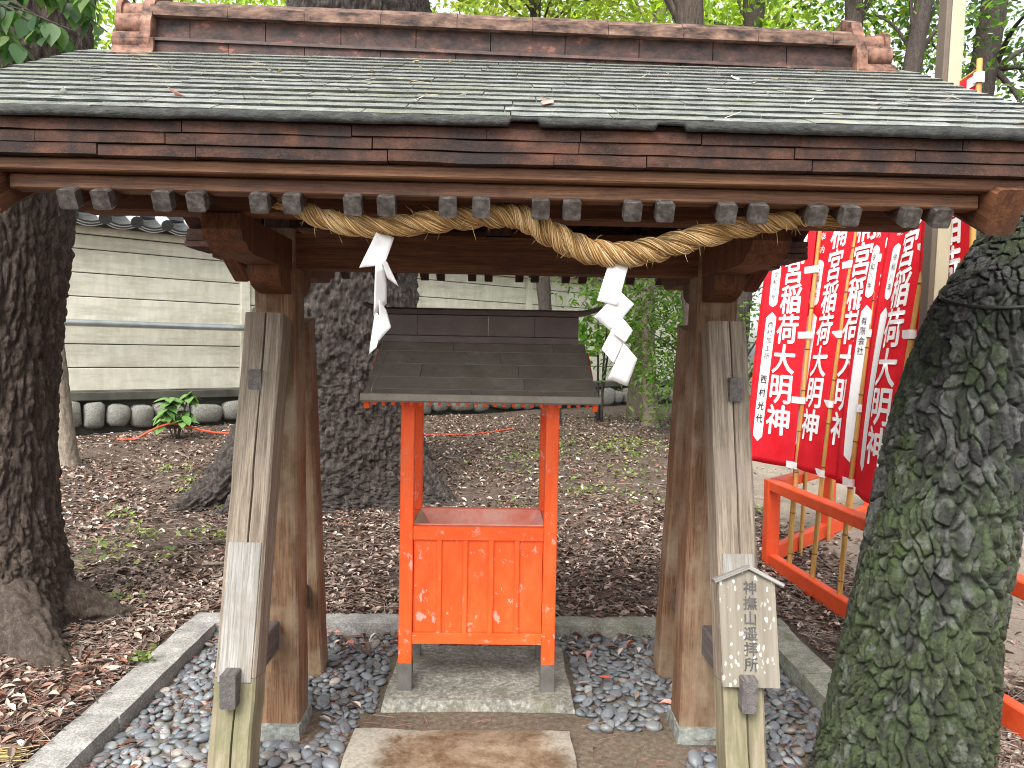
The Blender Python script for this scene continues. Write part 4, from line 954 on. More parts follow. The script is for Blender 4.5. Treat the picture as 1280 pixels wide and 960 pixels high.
cen = [(-2.4+rng.normal()*1.3, 4.6+rng.normal()*1.1, 8.2+rng.normal()*.7) for _ in range(26)]
V, F, c = crown_mesh('crown', cen, 60, (.4, .4, .3), .13, BLUEG, rng); put('crown', mesh('crown', V-np.array([-2.4, 4.6, 8]), F, 'foliage', False, c), TL, (-2.4, 4.6, 8)); limbs(TL, (-2.42, 4.1, 7), cen[:7], .07, 'bark_dark')
# leafy twigs with large pointed leaves
def big_leaf():
    prof = [(0, 0), (.10, .16), (.25, .27), (.45, .30), (.65, .235), (.85, .10), (1.0, 0)]
    V = []; F = []
    for k, (u, w) in enumerate(prof): z = -.22*u*u; V += [(-w, u, z+.10*w), (0, u, z-.02), (w, u, z+.10*w)]
    for k in range(len(prof)-1): F += [(k*3, k*3+1, k*3+4, k*3+3), (k*3+1, k*3+2, k*3+5, k*3+4)]
    return V, F
LV, LF = big_leaf()
LM = []
for k, c in enumerate([(.085, .165, .075), (.12, .21, .085), (.055, .115, .055), (.17, .25, .09)]): LM.append(mesh('leaf', LV, LF, 'foliage', True, np.tile([c], (len(LV), 1))))
def leafy_twig(parent, pts, n, size, seed):
    rr = random.Random(seed); P = catmull(pts, 24); tw = tube('leafy_twig', parent, P, np.linspace(.008, .002, 24), 'bark_far', 6)
    for k in range(n):
        i = int(3+20*k/n); p = P[i]; s = size*rr.uniform(.75, 1.25); az = rr.uniform(-1, 1)+(1.3 if k % 2 else -1.3)
        d = P[min(i+1, 23)]-P[i]; base = math.atan2(d[1], d[0])-math.pi/2
        put('leaf', LM[rr.choice((0, 0, 1, 1, 2, 3))], tw, tuple(p+np.array([0, 0, -.005])), (rr.uniform(-1.2, -.5), rr.uniform(-.5, .5), base+az), scale=(s, s, s))
for k_, (x_, z_, n_, tx, tz) in enumerate(((-2.55, 3.02, 18, -1.80, 2.84), (-2.5, 3.10, 18, -1.68, 2.98), (-2.55, 2.90, 17, -1.95, 2.76), (-2.5, 2.78, 14, -2.02, 2.62), (-2.3, 3.16, 16, -1.64, 2.90), (-2.55, 2.98, 16, -1.72, 2.80), (-2.45, 3.06, 16, -2.0, 2.88))):
    yb_ = 3.42-.03*k_; leafy_twig(TL, [(x_, yb_, z_), (x_*.66+tx*.34, yb_-.05, z_*.72+tz*.28+.03), (x_*.33+tx*.67, yb_-.08, z_*.4+tz*.6+.03), (tx, yb_-.1, tz)], n_, .10, k_+1)
for k_, (px_, py_) in enumerate(((142, 48), (118, 28), (104, 62), (62, 98), (28, 108), (132, 12), (80, 60), (45, 70))):
    q = lambda a, b, Y=3.3-.02*k_: ((a-621)/950*Y, Y, 1.55+(424-b)/950*Y)
    leafy_twig(TL, [q(px_-150, py_-75), q(px_-85, py_-50), q(px_-40, py_-28), q(px_, py_)], 15, .095, 20+k_)
# great tree behind the offering box
TC = thing('tree', 'huge old rough-barked tree with spreading roots behind the offering box', 'tree', (-1.5, 7.3, .1))
me = trunk_mesh('trunk', [(-1.46, 7.3, -.1, .95), (-1.48, 7.3, .3, .85), (-1.52, 7.3, .9, .78), (-1.53, 7.3, 1.7, .755), (-1.45, 7.35, 3.2, .70), (-1.36, 7.4, 4.8, .665), (-1.2, 7.5, 8, .55), (-1.1, 7.5, 11, .35)], 320, 620, 'rough', .085, 'bark_great', lobes=[(R_(215), .7, .35, .35), (R_(-25), .45, .45, .45), (R_(270), .3, .3, .35), (R_(120), .5, .5, .4)], seed=2, loc=(-1.5, 7.3, 0))
put('trunk', me, TC, (-1.5, 7.3, 0))
root_tube('root', TC, [(-1.95, 6.95, .95), (-2.2, 6.75, .55), (-2.42, 6.6, .26), (-2.75, 6.45, .06)], [.26, .22, .16, .09], 'bark_great', 3.3, 90, 170, .06)
root_tube('root', TC, [(-1.9, 6.6, .40), (-2.1, 6.45, .22), (-2.25, 6.36, .10), (-2.4, 6.25, .02)], [.2, .13, .09, .06], 'bark_great', 9.3, 80, 130, .05)
root_tube('root', TC, [(-.85, 7.0, .45), (-.6, 6.95, .25), (-.45, 6.9, .13), (-.25, 6.85, .02)], [.25, .15, .10, .06], 'bark_great', 5.1, 80, 130, .05)
cen = [(-1.1+rng.normal()*2.2, 8.5+rng.normal()*1.8, 10.5+rng.normal()*.9) for _ in range(36)]
V, F, c = crown_mesh('crown', cen, 60, (.55, .55, .4), .15, GREENS, rng); put('crown', mesh('crown', V-np.array([-1.1, 8.5, 10]), F, 'foliage', False, c), TC, (-1.1, 8.5, 10)); limbs(TC, (-1.15, 7.5, 9), cen[:9], .13, 'bark_great')
# right mossy pine
TR = thing('tree', 'mossy grey plated pine leaning away from the gate beside the fence', 'tree', (1.5, 2.52, .05))
PR = [(1.385, 2.50, -.12, .32), (1.40, 2.51, .10, .262), (1.455, 2.54, .45, .238), (1.535, 2.57, .95, .218), (1.64, 2.61, 1.35, .214), (1.785, 2.66, 1.7, .214), (1.99, 2.72, 2.0, .214), (2.39, 2.84, 2.55, .21), (2.94, 3.0, 3.4, .20), (3.4, 3.2, 5, .18), (3.6, 3.4, 7, .13)]
me = trunk_mesh('trunk', PR, 460, 1300, 'plate', .036, 'bark_pine', lobes=[(R_(190), .10, .5, .10), (R_(280), .07, .5, .10), (R_(-10), .03, .5, .10)], seed=3, loc=(1.5, 2.52, 0))
put('trunk', me, TR, (1.5, 2.52, 0))
cen = [(3.3+rng.normal()*1.2, 3.8+rng.normal()*1.0, 7.5+rng.normal()*.6) for _ in range(22)]
V, F, c = crown_mesh('crown', cen, 80, (.35, .35, .2), .12, BLUEG, rng, aspect=.12); put('crown', mesh('crown', V-np.array([3.3, 3.8, 7.5]), F, 'foliage', False, c), TR, (3.3, 3.8, 7.5)); limbs(TR, (3.1, 3.3, 6.5), cen[:7], .05, 'bark_pine')
CB = thing('cable', 'thin black cable tied round the leaning mossy pine', 'cable', (1.9, 2.5, 1.85))
PRc = catmull(PR, 400)
def pine_at(z): i = np.argmin(np.abs(PRc[:, 2]-z)); return PRc[i]
pp = []
for a in np.linspace(0, 2*math.pi, 60):
    z = 1.80+.05*math.cos(a-.4)+.05*math.sin(a); q = pine_at(z); pp.append((q[0]+(q[3]+.018)*math.cos(a), q[1]+(q[3]+.018)*math.sin(a), z))
tube('loop', CB, pp, .007, 'cable_black', 7)
# slim pale tree by the wall
T4 = thing('tree', 'slim pale trunk standing between the furrowed tree and plank wall', 'tree', (-4.5, 8.1, .2))
put('trunk', trunk_mesh('trunk', [(-4.44, 8.0, .05, .15), (-4.5, 8.02, .4, .115), (-4.56, 8.02, 1.2, .085), (-4.60, 8.0, 2.2, .07), (-4.6, 8.0, 4.5, .05)], 48, 160, 'rough', .02, 'bark_pale', seed=4, loc=(-4.5, 8, 0)), T4, (-4.5, 8, 0))
cen = [(-4.6+rng.normal()*.7, 8.3+rng.normal()*.7, 4.9+rng.normal()*.4) for _ in range(12)]
V, F, c = crown_mesh('crown', cen, 60, (.3, .3, .2), .10, BLUEG, rng); put('crown', mesh('crown', V-np.array([-4.6, 8, 4.9]), F, 'foliage', False, c), T4, (-4.6, 8, 4.9)); limbs(T4, (-4.6, 8, 4.4), cen[:4], .03, 'bark_pale')
# background trees: px position at the top of the picture, depth, trunk radius, crown
def bgtree(label, base, top, r0, r1, cc, cr, nclus, per, size, colors, seed, mat='bark_far', zlow=None, aspect=.5):
    g = np.random.default_rng(seed); z0 = float(gh(base[0], base[1])); root = thing('tree', label, 'tree', (base[0], base[1], z0), 'trees beyond the gate')
    mid = ((base[0]+top[0])/2+g.normal()*.1, (base[1]+top[1])/2, (z0+top[2])/2, (r0+r1)/2)
    put('trunk', trunk_mesh('trunk', [(base[0], base[1], z0-.1, r0*1.25), (base[0], base[1], z0+.4, r0), mid, (*top, r1)], 40, 120, 'rough', r0*.18, mat, seed=seed, loc=(base[0], base[1], 0)), root, (base[0], base[1], 0))
    cen = []
    while len(cen) < nclus:
        p = g.uniform(-1, 1, 3)
        if .25 < np.linalg.norm(p) < 1: cen.append(np.array(cc)+p*np.array(cr))
    V, F, c = crown_mesh('crown', cen, per, (.38, .38, .26), size, colors, g, aspect=aspect); put('crown', mesh('crown', V-np.array(cc), F, 'foliage', False, c), root, cc)
    st = np.array([top[0]*.8+base[0]*.2, top[1]*.8+base[1]*.2, z0+(top[2]-z0)*.75]); limbs(root, st, cen[:9], r1*.28, mat)
    return root
LIME = [(.30, .42, .06), (.40, .50, .09), (.22, .34, .05), (.34, .43, .11)]
OLIVE = [(.30, .34, .09), (.38, .40, .12), (.22, .28, .06), (.18, .25, .05)]
bgtree('lime green tree whose thin pale trunk stands right behind the ridge middle'.replace(' right', ''), (2.5, 13.5), (2.75, 13.4, 9), .16, .11, (2.6, 13.6, 7.6), (2.6, 2.0, 1.9), 90, 60, .13, LIME, 21, 'bark_pale')
bgtree('olive leaved tree spreading close beside the huge old trunk', (.9, 12.0), (.5, 12, 8.5), .12, .08, (.5, 12.4, 7.0), (2.0, 1.6, 1.5), 60, 60, .12, OLIVE, 22)
bgtree('dark trunked tree with thick ivy-like tuft rising over the ridge', (3.5, 11.2), (3.65, 11.2, 8), .19, .15, (3.8, 12.0, 6.9), (1.8, 1.4, 1.4), 60, 60, .115, LIME, 23)
bgtree('upright dark trunk close behind the far ridge ornament with green crown'.replace('far ridge', 'ridge'), (4.05, 9.2), (4.2, 9.3, 7), .12, .10, (4.7, 10.2, 5.7), (1.7, 1.3, 1.2), 44, 55, .10, GREENS, 24)
bgtree('slanting dark trunk crossing behind the ridge ornament', (4.1, 9.0), (5.0, 8.9, 6.6), .13, .10, (5.2, 9.6, 6.4), (1.7, 1.2, 1.1), 30, 50, .10, BLUEG, 25)
bgtree('leafy creeper-clad tree beyond the square steel post', (6.2, 10.0), (6.5, 10, 7), .20, .16, (6.6, 10.2, 5.2), (1.5, 1.3, 2.0), 44, 50, .10, BLUEG, 26)
bgtree('airy green tree at the end of the sandy path', (7.8, 11.5), (8.3, 11.5, 7), .14, .10, (7.8, 11.8, 5.2), (2.2, 1.6, 2.0), 34, 42, .11, GREENS, 27)
bgtree('yellow green tree beyond the tile coping of the plank wall', (-6.0, 14.5), (-6.3, 14.5, 8), .15, .10, (-5.2, 14.0, 7.8), (3.2, 1.8, 1.7), 80, 60, .13, LIME, 28)
bgtree('broad fresh green tree growing far behind the plank wall', (-3.0, 18.5), (-2.8, 18.5, 10), .2, .14, (-2.2, 18.0, 9.4), (4.0, 2.0, 2.0), 52, 60, .17, LIME, 29)
bgtree('broad olive green tree growing far beyond the lime green tree', (5.0, 20.0), (5.2, 20, 11), .22, .15, (4.0, 19.5, 9.5), (5.0, 2.2, 2.6), 62, 60, .18, OLIVE, 30)
bgtree('leaning blackish trunk partly hidden by the gate post with dark crown', (2.36, 8.6), (2.02, 8.5, 6.5), .17, .14, (1.9, 9.2, 7.4), (1.4, 1.2, .9), 36, 50, .11, BLUEG, 31, 'bark_dark')
# shrubs in front of the wall
def shrub(label, base, h, spread, n, size, colors, seed, stems=5, aspect=.4, zc=.6):
    g = np.random.default_rng(seed); z0 = float(gh(*base)); root = thing('shrub', label, 'shrub', (*base, z0), 'shrubs by the plank wall'); cen = []
    for k in range(stems):
        tip = np.array([base[0]+g.normal()*spread*.6, base[1]+g.normal()*spread*.4, z0+h*g.uniform(.6, 1)]); tube('stem', root, catmull([(base[0]+g.normal()*.05, base[1]+g.normal()*.05, z0-.05), ((base[0]+tip[0])/2, (base[1]+tip[1])/2, z0+h*.5), tip], 8), np.linspace(.03, .008, 8), 'bark_far', 6)
        for q in range(5): cen.append(tip+g.normal(size=3)*np.array([spread*.5, spread*.4, h*.18])-np.array([0, 0, h*.12*q*.6]))
    V, F, c = crown_mesh('crown', cen, max(4, n//len(cen)), (.16, .16, .10), size, colors, g, aspect=aspect); o = put('foliage', mesh('foliage', V-np.array([*base, z0]), F, 'foliage', False, c), root, (*base, z0))
    return root
SHG = [(.10, .19, .045), (.14, .24, .05), (.07, .14, .035), (.18, .27, .07)]
FAT = [(.17, .32, .06), (.22, .38, .08), (.12, .25, .05)]
g = np.random.default_rng(77)
root = bgtree('slender tree with drooping fine sprays before the stone wall base', (2.45, 12.0), (2.55, 12.0, 4.8), .12, .07, (2.35, 11.8, 2.7), (1.25, .7, 1.55), 85, 60, .10, SHG, 41, 'bark_pale', aspect=.35)
shrub('bright green broad leaved shrub against the plank wall behind the box roof', (1.75, 12.9), 2.0, .6, 330, .20, FAT, 42, 4, .45)
shrub('loose green shrub at the foot of the slender tree', (2.65, 11.0), 1.3, .7, 1100, .09, SHG, 43, 8)
shrub('tall dark green shrub growing behind the red banners', (4.6, 9.8), 2.6, .9, 1700, .09, BLUEG, 44, 9)
shrub('wide green shrub beyond the red fence corner', (3.3, 11.2), 2.2, .9, 1500, .09, SHG, 45, 9)
shrub('dense shrub standing beyond the fenced banners beside the sandy path', (6.6, 9.4), 2.3, 1.0, 1700, .10, BLUEG, 46, 9)
shrub('rounded shrub at the far side of the sandy path', (8.6, 8.2), 1.6, .8, 1200, .10, SHG, 47, 8)
# aucuba
AU = thing('aucuba_plant', 'small speckled green aucuba plant beside the orange hose', 'plant', (-4.05, 9.7, .3))
t = NT('aucuba_leaf'); v = t.noise(t.coord((60, 60, 60)), 1, 3, .6); t.fin(t.ramp(v, [(.52, (.075, .19, .045)), (.6, (.28, .40, .12))]), .4, .45)
aum = mesh('leaf', LV, LF, 'aucuba_leaf', True)
for k in range(7):
    az = k*.9; rr = random.uniform(.05, .3); h = random.uniform(.25, .72); tip = Vector((-4.05+rr*math.cos(az), 9.7+rr*math.sin(az)*.6, .27+h)); st = tube('stem', AU, catmull([(-4.05, 9.7, .22), (-4.05+rr*.4*math.cos(az), 9.7, .27+h*.5), tuple(tip)], 6), .009, 'bark_far', 6)
    for q in range(9): put('leaf', aum, st, tip+Vector((0, 0, -.05*(q//4))), (random.uniform(-.7, -.05), random.uniform(-.3, .3), q*2.4+az), scale=(.19, .19, .19))
# hose
def hose(label, pts): 
    P = catmull(pts, 40); P[:, 2] = np.maximum(P[:, 2], gh(P[:, 0], P[:, 1])+.015)
    o = tube('garden_hose', None, P, .014, 'hose_orange', 8); tag(o, label, 'hose')
hose('orange hose looping over the aucuba plant near the wall', [(-4.65, 9.4, .2), (-4.35, 9.5, .42), (-4.05, 9.5, .55), (-3.85, 9.6, .5), (-3.5, 9.7, .42), (-2.9, 9.9, .4), (-2.3, 10.1, .3)])
hose('faded orange hose lying on leaf litter behind the box posts', [(-1.2, 10.2, .2), (-.8, 10.4, .2), (-.3, 10.6, .2), (.3, 11.4, .2)])

# ------------------------------------------------------------------ fence, poles and banners
FE = thing('red_fence', 'low vermilion rail fence with a corner post around the banner poles', 'fence', (1.93, 5.2, .03))
A = Vector((1.93, 5.2, 0)); Bq = Vector((2.16, 2.2, 0)); Cq = Vector((3.4, 6.75, 0))
def fence_run(a, b, posts_, zt, zl):
    d = (b-a).normalized(); s = d.cross(Vector((0, 0, 1)))
    timber('top_rail', FE, a+Vector((0, 0, zt)), b+Vector((0, 0, zt)), .085, .07, 'fence_red', tuple(s), .006)
    timber('bottom_rail', FE, a+Vector((0, 0, zl)), b+Vector((0, 0, zl)), .06, .11, 'fence_red', tuple(s), .006)
    for q in posts_:
        p = a+(b-a)*q; timber('fence_post', FE, p+Vector((0, 0, -.05)), p+Vector((0, 0, zt-.0355)), .085, .085, 'fence_red', tuple(s), .005)
d1 = (Bq-A).normalized(); d2 = (Cq-A).normalized()
timber('corner_post', FE, A+Vector((0, 0, -.05)), A+Vector((0, 0, .68)), .09, .09, 'fence_red', (1, 0, 0), .006)
fence_run(A+d1*.05, Bq, (.66, 1), .645, .115); fence_run(A+d2*.05, Cq, (.5, 1.0), .645, .16)
timber('base_board', FE, A+d1*.05+Vector((0, 0, .03)), Bq+Vector((0, 0, .03)), .04, .05, 'plinth', tuple(d1.cross(Vector((0, 0, 1)))), .004)
BIG = column('楠宮稲荷大明神', .212, .004, grid=.045, adv=.97, fat=.019)
SML = column('奉納', .055, .0, grid=.03, adv=1.5)
YR = column('令和八年', .042, .0, grid=.03, adv=1.25)
DN = column('西村加工所', .050, .0, grid=.03, adv=1.12)
FM = column('有限会社', .050, .0, grid=.03, adv=1.12)
DN2 = column('西村光代', .062, .002, grid=.03, adv=1.45, fat=.012)
def capsule(u0, u1, v0, v1, n=8, rows=26):
    V = []; F = []; r = (u1-u0)/2; uc = (u0+u1)/2; H = v1-v0
    for k in range(rows+1):
        v = v0+H*k/rows; e = min(v-v0, v1-v); w = r if e >= r else math.sqrt(max(0, r*r-(r-e)**2)); w = max(w, .002)
        for j in range(n+1): V.append((uc-w+2*w*j/n, v))
    for k in range(rows):
        for j in range(n): a = k*(n+1)+j; F.append((a, a+1, a+n+2, a+n+1))
    return V, F
CWID, CH = .44, 1.74
def banner(label, base, ztop, lean, far, donor, seed, wid=CWID, swing=0.0, zb=.80, grp='red shrine banners along the fence', lift=0):
    """base: pole foot (x,y); lean(z)->(dx,dy); far: unit direction (x,y) from pole to the free edge"""
    rr = random.Random(seed); root = thing('banner', label, 'banner', (base[0], base[1], .03), grp)
    def pole(z): dx, dy = lean(z); return np.array([base[0]+dx, base[1]+dy, z])
    zz = np.linspace(-.05, ztop+.12, 26); P = np.array([pole(z) for z in zz]); po = tube('bamboo_pole', root, P, np.linspace(.0155, .0115, 26), 'bamboo', 10)
    for z in np.arange(.22+rr.uniform(0, .1), ztop, .27):
        q = pole(z); q2 = pole(z+.008); tube('bamboo_node', po, [q, (q+q2)/2, q2], [.0150, .0175, .0150], 'bamboo_node', 10)
    far = np.array([far[0], far[1], 0.]); far /= np.linalg.norm(far); nrm = np.cross([0, 0, 1.], far)
    if nrm[1] > 0 and abs(nrm[1]) > .2 or (abs(nrm[1]) <= .2 and nrm[0] > 0): nrm = -nrm
    ph = [rr.uniform(0, 6) for _ in range(4)]
    def cl(u, v, off=0):
        """u 0 free edge .. wid at the pole, v 0 bottom .. CH top"""
        s = (wid-u); z = zb+v; p = pole(z)+far*(.03+s); fre = s/wid
        w = .020*fre*math.sin(s*17+ph[0]+v*1.3)+.012*math.sin(s*9+v*2.2+ph[1])*fre+.03*fre*math.sin(v*1.6+ph[2])*(1-v/CH)+swing*fre*(1-v/CH)
        sag = -.012*fre*math.sin(v*3+ph[3])
        return p+nrm*(w+off)+np.array([0, 0, sag])
    def mapmesh(nm, uv, F, mat, off, parent, smooth=True, flip=False):
        V = np.array([cl(q[0], q[1], off+(q[2] if len(q) > 2 else 0)) for q in uv]); loc = np.array([base[0], base[1], .03]); o = put(nm, mesh(nm, [tuple(p) for p in V-loc], [tuple(f) for f in F], mat, smooth), parent, tuple(loc)); return o
    nu, nv = 22, 46; uv = [(wid*i/nu, CH*j/nv) for i in range(nu+1) for j in range(nv+1)]; F = [(i*(nv+1)+j, (i+1)*(nv+1)+j, (i+1)*(nv+1)+j+1, i*(nv+1)+j+1) for i in range(nu) for j in range(nv)]
    cloth = mapmesh('cloth', uv, F, 'cloth_red', 0, root); so = cloth.modifiers.new('thickness', 'SOLIDIFY'); so.thickness = .0012; so.offset = 0
    for sgn in ((1,) if donor != 'none' else (1,)):
        s1 = .0045
        bu = wid*.62; [mapmesh('character', [(bu+a, CH-.10+b, c_) for a, b, c_ in q_[0]], q_[1], 'cloth_white', s1, cloth) for q_ in BIG]
        [mapmesh('character', [(wid*.22+a, CH-.17+b, c_) for a, b, c_ in q_[0]], q_[1], 'cloth_white', s1, cloth) for q_ in SML]
        c1 = capsule(wid*.22-.036, wid*.22+.036, CH-.66, CH-.36); p1 = mapmesh('white_field', *c1, 'cloth_white', s1*.8, cloth)
        c2 = capsule(wid*.22-.044, wid*.22+.044, CH-1.60, CH-.70); p2 = mapmesh('white_field', *c2, 'cloth_white', s1*.8, cloth)
        [mapmesh('character', [(wid*.22+a, CH-.405+b, c_) for a, b, c_ in q_[0]], q_[1], 'ink', s1*1.6, cloth) for q_ in YR]
        if donor == 'firm': [mapmesh('character', [(wid*.22+a, CH-.76+b, c_) for a, b, c_ in q_[0]], q_[1], 'ink', s1*1.6, cloth) for q_ in FM]
        if donor == 'full':
            [mapmesh('character', [(wid*.22+a, CH-.76+b, c_) for a, b, c_ in q_[0]], q_[1], 'ink', s1*1.6, cloth) for q_ in DN]
            [mapmesh('character', [(wid*.22+a, CH-1.13+b, c_) for a, b, c_ in q_[0]], q_[1], 'ink', s1*1.6, cloth) for q_ in DN2]
    for v in (.02, .45, .88, 1.31, CH-.03):
        z = zb+v; q = pole(z); ring = [q+.021*np.array([math.cos(a), math.sin(a), 0]) for a in np.linspace(0, 2*math.pi, 13)]
        V = []; F = []
        for k, p in enumerate(ring): V += [tuple(p+[0, 0, -.022]-q), tuple(p+[0, 0, .022]-q)]
        e0 = cl(wid-.03, v)-q; e1 = cl(wid-.03, v+.044)-q
        for k in range(12): F.append((2*k, 2*k+2, 2*k+3, 2*k+1))
        nb = len(V); a = q+far*.019-q
        V += [tuple(a+[0, 0, -.022]+nrm*.003), tuple(a+far*.07+[0, 0, -.022]+nrm*.006), tuple(a+far*.07+[0, 0, .022]+nrm*.006), tuple(a+[0, 0, .022]+nrm*.003)]; F.append((nb, nb+1, nb+2, nb+3))
        put('tab', mesh('tab', V, F, 'cloth_white', False), root, tuple(q))
    q = pole(zb+CH+.01); e = q+far*(wid+.05); tube('cross_bar', root, [q, (q+e)/2, e], .006, 'bamboo', 6)
    return root
LQ = lambda a, b: (lambda z: (a*z+b*z*z, .01*z))
fd = (-d1.x, -d1.y)
banner('red banner hanging alone at the fence corner, its donor panel fully readable', (1.955, 4.93), 2.60, LQ(.035, .010), (-.40, .9), 'full', 1, .42)
banner('red banner tied to the second bamboo pole from the fence corner', (1.975, 4.62), 2.6, LQ(.05, .018), (-.10, .99), 'date', 2, .42, .02)
banner('red banner tied to the third bamboo pole from the fence corner', (2.0, 4.30), 2.6, LQ(.05, .018), (-.08, .99), 'date', 3, .42, .0)
banner('red banner tied to the fourth bamboo pole from the fence corner', (2.025, 3.98), 2.6, LQ(.045, .020), (-.06, .99), 'firm', 4, .42, -.02)
banner('red banner half hidden behind the leaning pine, beside the square steel post', (1.90, 3.66), 2.65, LQ(.02, .033), (.06, .99), 'date', 5, .42, 0, .78)
banner('red banner mostly hidden behind the leaning pine with its tip above the roof', (2.03, 3.22), 2.70, LQ(.0, .0), (.1, .99), 'date', 6, .42, 0, 1.03)
banner('red banner on the back rail of the fence nearest its corner post', (2.25, 5.47), 2.5, LQ(.03, .01), (-.7, .5), 'date', 7, .40, 0, .85)
for k, (x, y) in enumerate(((2.12, 5.36), (2.62, 5.85), (2.95, 6.2))):
    z = np.linspace(-.05, 2.2, 12); o = tube('bamboo_pole', None, [(x+.04*q, y, q) for q in z], .0145, 'bamboo', 9); tag(o, 'bare bamboo pole standing at the back rail of the red fence', 'bamboo pole', 'bare bamboo poles at the back rail')
PO = thing('square_post', 'tall square beige steel post with a brown side beyond the leaning pine', 'post', (1.93, 3.42, 0))
pa, pb = Vector((1.945, 3.42, -.05)), Vector((2.09, 3.46, 5.4))
timber('post_face', PO, pa, pb, .060, .075, 'pole_beige', (1, 0, 0), .004)
timber('post_side', PO, pa+Vector((-.043, .0, 0)), pb+Vector((-.043, 0, 0)), .024, .07, 'pole_brown', (1, 0, 0), .004)

# ------------------------------------------------------------------ leaf litter, twigs, weeds, loose things
def scatter(n, ymin, ymax, p=1.5):
    u = RNG.random(n); y = (ymin**(1-p)+u*(ymax**(1-p)-ymin**(1-p)))**(1/(1-p)); x = (RNG.random(n)*2-1)*(.84*y+1.1); return x, y
def litter_mask(x, y):
    bed_ = (np.abs(x) < 1.64) & (y < 4.16); m = ~bed_; m &= ~((x > 2.5) & (y < 9) & (RNG.random(len(x)) < .86)); m &= ~((x+2.62)**2+(y-3.95)**2 < .36**2); m &= ~((x-1.4)**2+(y-2.52)**2 < .3**2)
    d = (x-WA[0])*WN[0]+(y-WA[1])*WN[1]; return m & (d > .25)
x, y = scatter(150000, 2.0, 14.5, 1.2); m = litter_mask(x, y)
dens = fbm(np.stack([x*.7, y*.7, 0*x], 1), 3, 71); m &= RNG.random(len(x)) < np.clip(.72+dens*1.6, .12, 1); x, y = x[m], y[m]; n = len(x)
P = np.stack([x, y, gh(x, y)+RNG.uniform(.004, .030, n)], 1); V, F, k = leaves(P, RNG.uniform(.022, .070, n), .45, curl=.38, up_bias=1.9)
LC = [(.088, .056, .043), (.145, .098, .075), (.21, .15, .118), (.31, .235, .19), (.42, .345, .29), (.125, .070, .053), (.55, .48, .42), (.22, .10, .065)]
tag(put('leaf_litter', mesh('leaf_litter', V, F, 'leaf_litter', False, 1.25*np.repeat(pal(n, LC, var=.3, p=[.19, .22, .19, .14, .09, .09, .04, .04]), k, 0))), 'brown fallen leaf litter covering the ground around the gate', 'leaf litter', kind='stuff')
def sticks(n, x, y, L, r, cols, zoff=.01):
    a = RNG.uniform(0, np.pi*2, n); Ln = L*RNG.uniform(.4, 1.6, n); dx, dy = np.cos(a)*Ln/2, np.sin(a)*Ln/2; z = gh(x, y)*0+zoff; rr = r*RNG.uniform(.5, 1.3, n)
    nx_, ny_ = -np.sin(a), np.cos(a); dz = RNG.normal(0, .06, n)*Ln; VV = []
    for sgn in (-1, 1):
        for (o, h) in ((-1, 0), (1, 0), (0, 1.6)): VV.append(np.stack([x+sgn*dx+nx_*rr*o, y+sgn*dy+ny_*rr*o, z+sgn*dz+h*rr], 1))
    V = np.stack(VV, 1).reshape(-1, 3); k = np.arange(n)[:, None]*6; F = np.concatenate([k+np.array([[a_, b_, c_, d_]]) for a_, b_, c_, d_ in ((0, 3, 5, 2), (2, 5, 4, 1), (1, 4, 3, 0))]); return V, F, np.repeat(pal(n, cols, var=.3), 6, 0)
x, y = scatter(27000, 2.0, 12, 1.5); m = litter_mask(x, y); x, y = x[m], y[m]
V, F, c = sticks(len(x), x, y, .11, .0017, [(.20, .16, .135), (.34, .29, .25), (.10, .075, .06), (.24, .15, .12)], gh(x, y)+.032)
tag(put('fallen_twigs', mesh('fallen_twigs', V, F, 'twig', False, c)), 'thin dry twigs strewn over the leaf litter', 'twigs', kind='stuff')
x = RNG.uniform(-1.46, 1.42, 3600); y = RNG.uniform(1.9, 4.02, 3600); m = np.array([not any(a < q < b and c_ < w < d for a, b, c_, d in EXC) for q, w in zip(x, y)]); m &= RNG.random(3600) < np.where(x < -.3, .75, .4)*np.clip((4.3-y)*.2+.5*np.abs(x), .2, 1)
x, y = x[m], y[m]; V, F, c = sticks(len(x), x, y, .07, .0010, [(.24, .10, .07), (.17, .07, .05), (.30, .17, .11)], .024)
tag(put('pine_needles', mesh('pine_needles', V, F, 'twig', False, c)), 'reddish dry pine needles sprinkled between the pebbles', 'pine needles', kind='stuff')
# needles and big leaves in the corner by the furrowed tree
x = RNG.uniform(-2.6, -1.66, 1000); y = RNG.uniform(2.0, 3.6, 1000); V, F, c = sticks(1000, x, y, .11, .0014, [(.30, .14, .10), (.22, .10, .075), (.40, .27, .19)], gh(x, y)+.035)
tag(put('needle_litter', mesh('needle_litter', V, F, 'twig', False, c)), 'reddish pine needle litter outside the kerb below the furrowed tree', 'pine needles', kind='stuff')
n = 1500; x = RNG.uniform(-2.7, -1.66, n); y = RNG.uniform(2.1, 3.5, n); V, F, k = leaves(np.stack([x, y, gh(x, y)+RNG.uniform(.02, .06, n)], 1), RNG.uniform(.035, .078, n), .36, curl=.4, up_bias=1.6)
tag(put('large_leaf_litter', mesh('large_leaf_litter', V, F, 'leaf_litter', False, np.repeat(pal(n, LC+[(.40, .27, .20), (.5, .38, .30)], var=.25), k, 0))), 'larger pale dry leaves heaped at the foot of the furrowed tree', 'fallen leaves', kind='stuff')
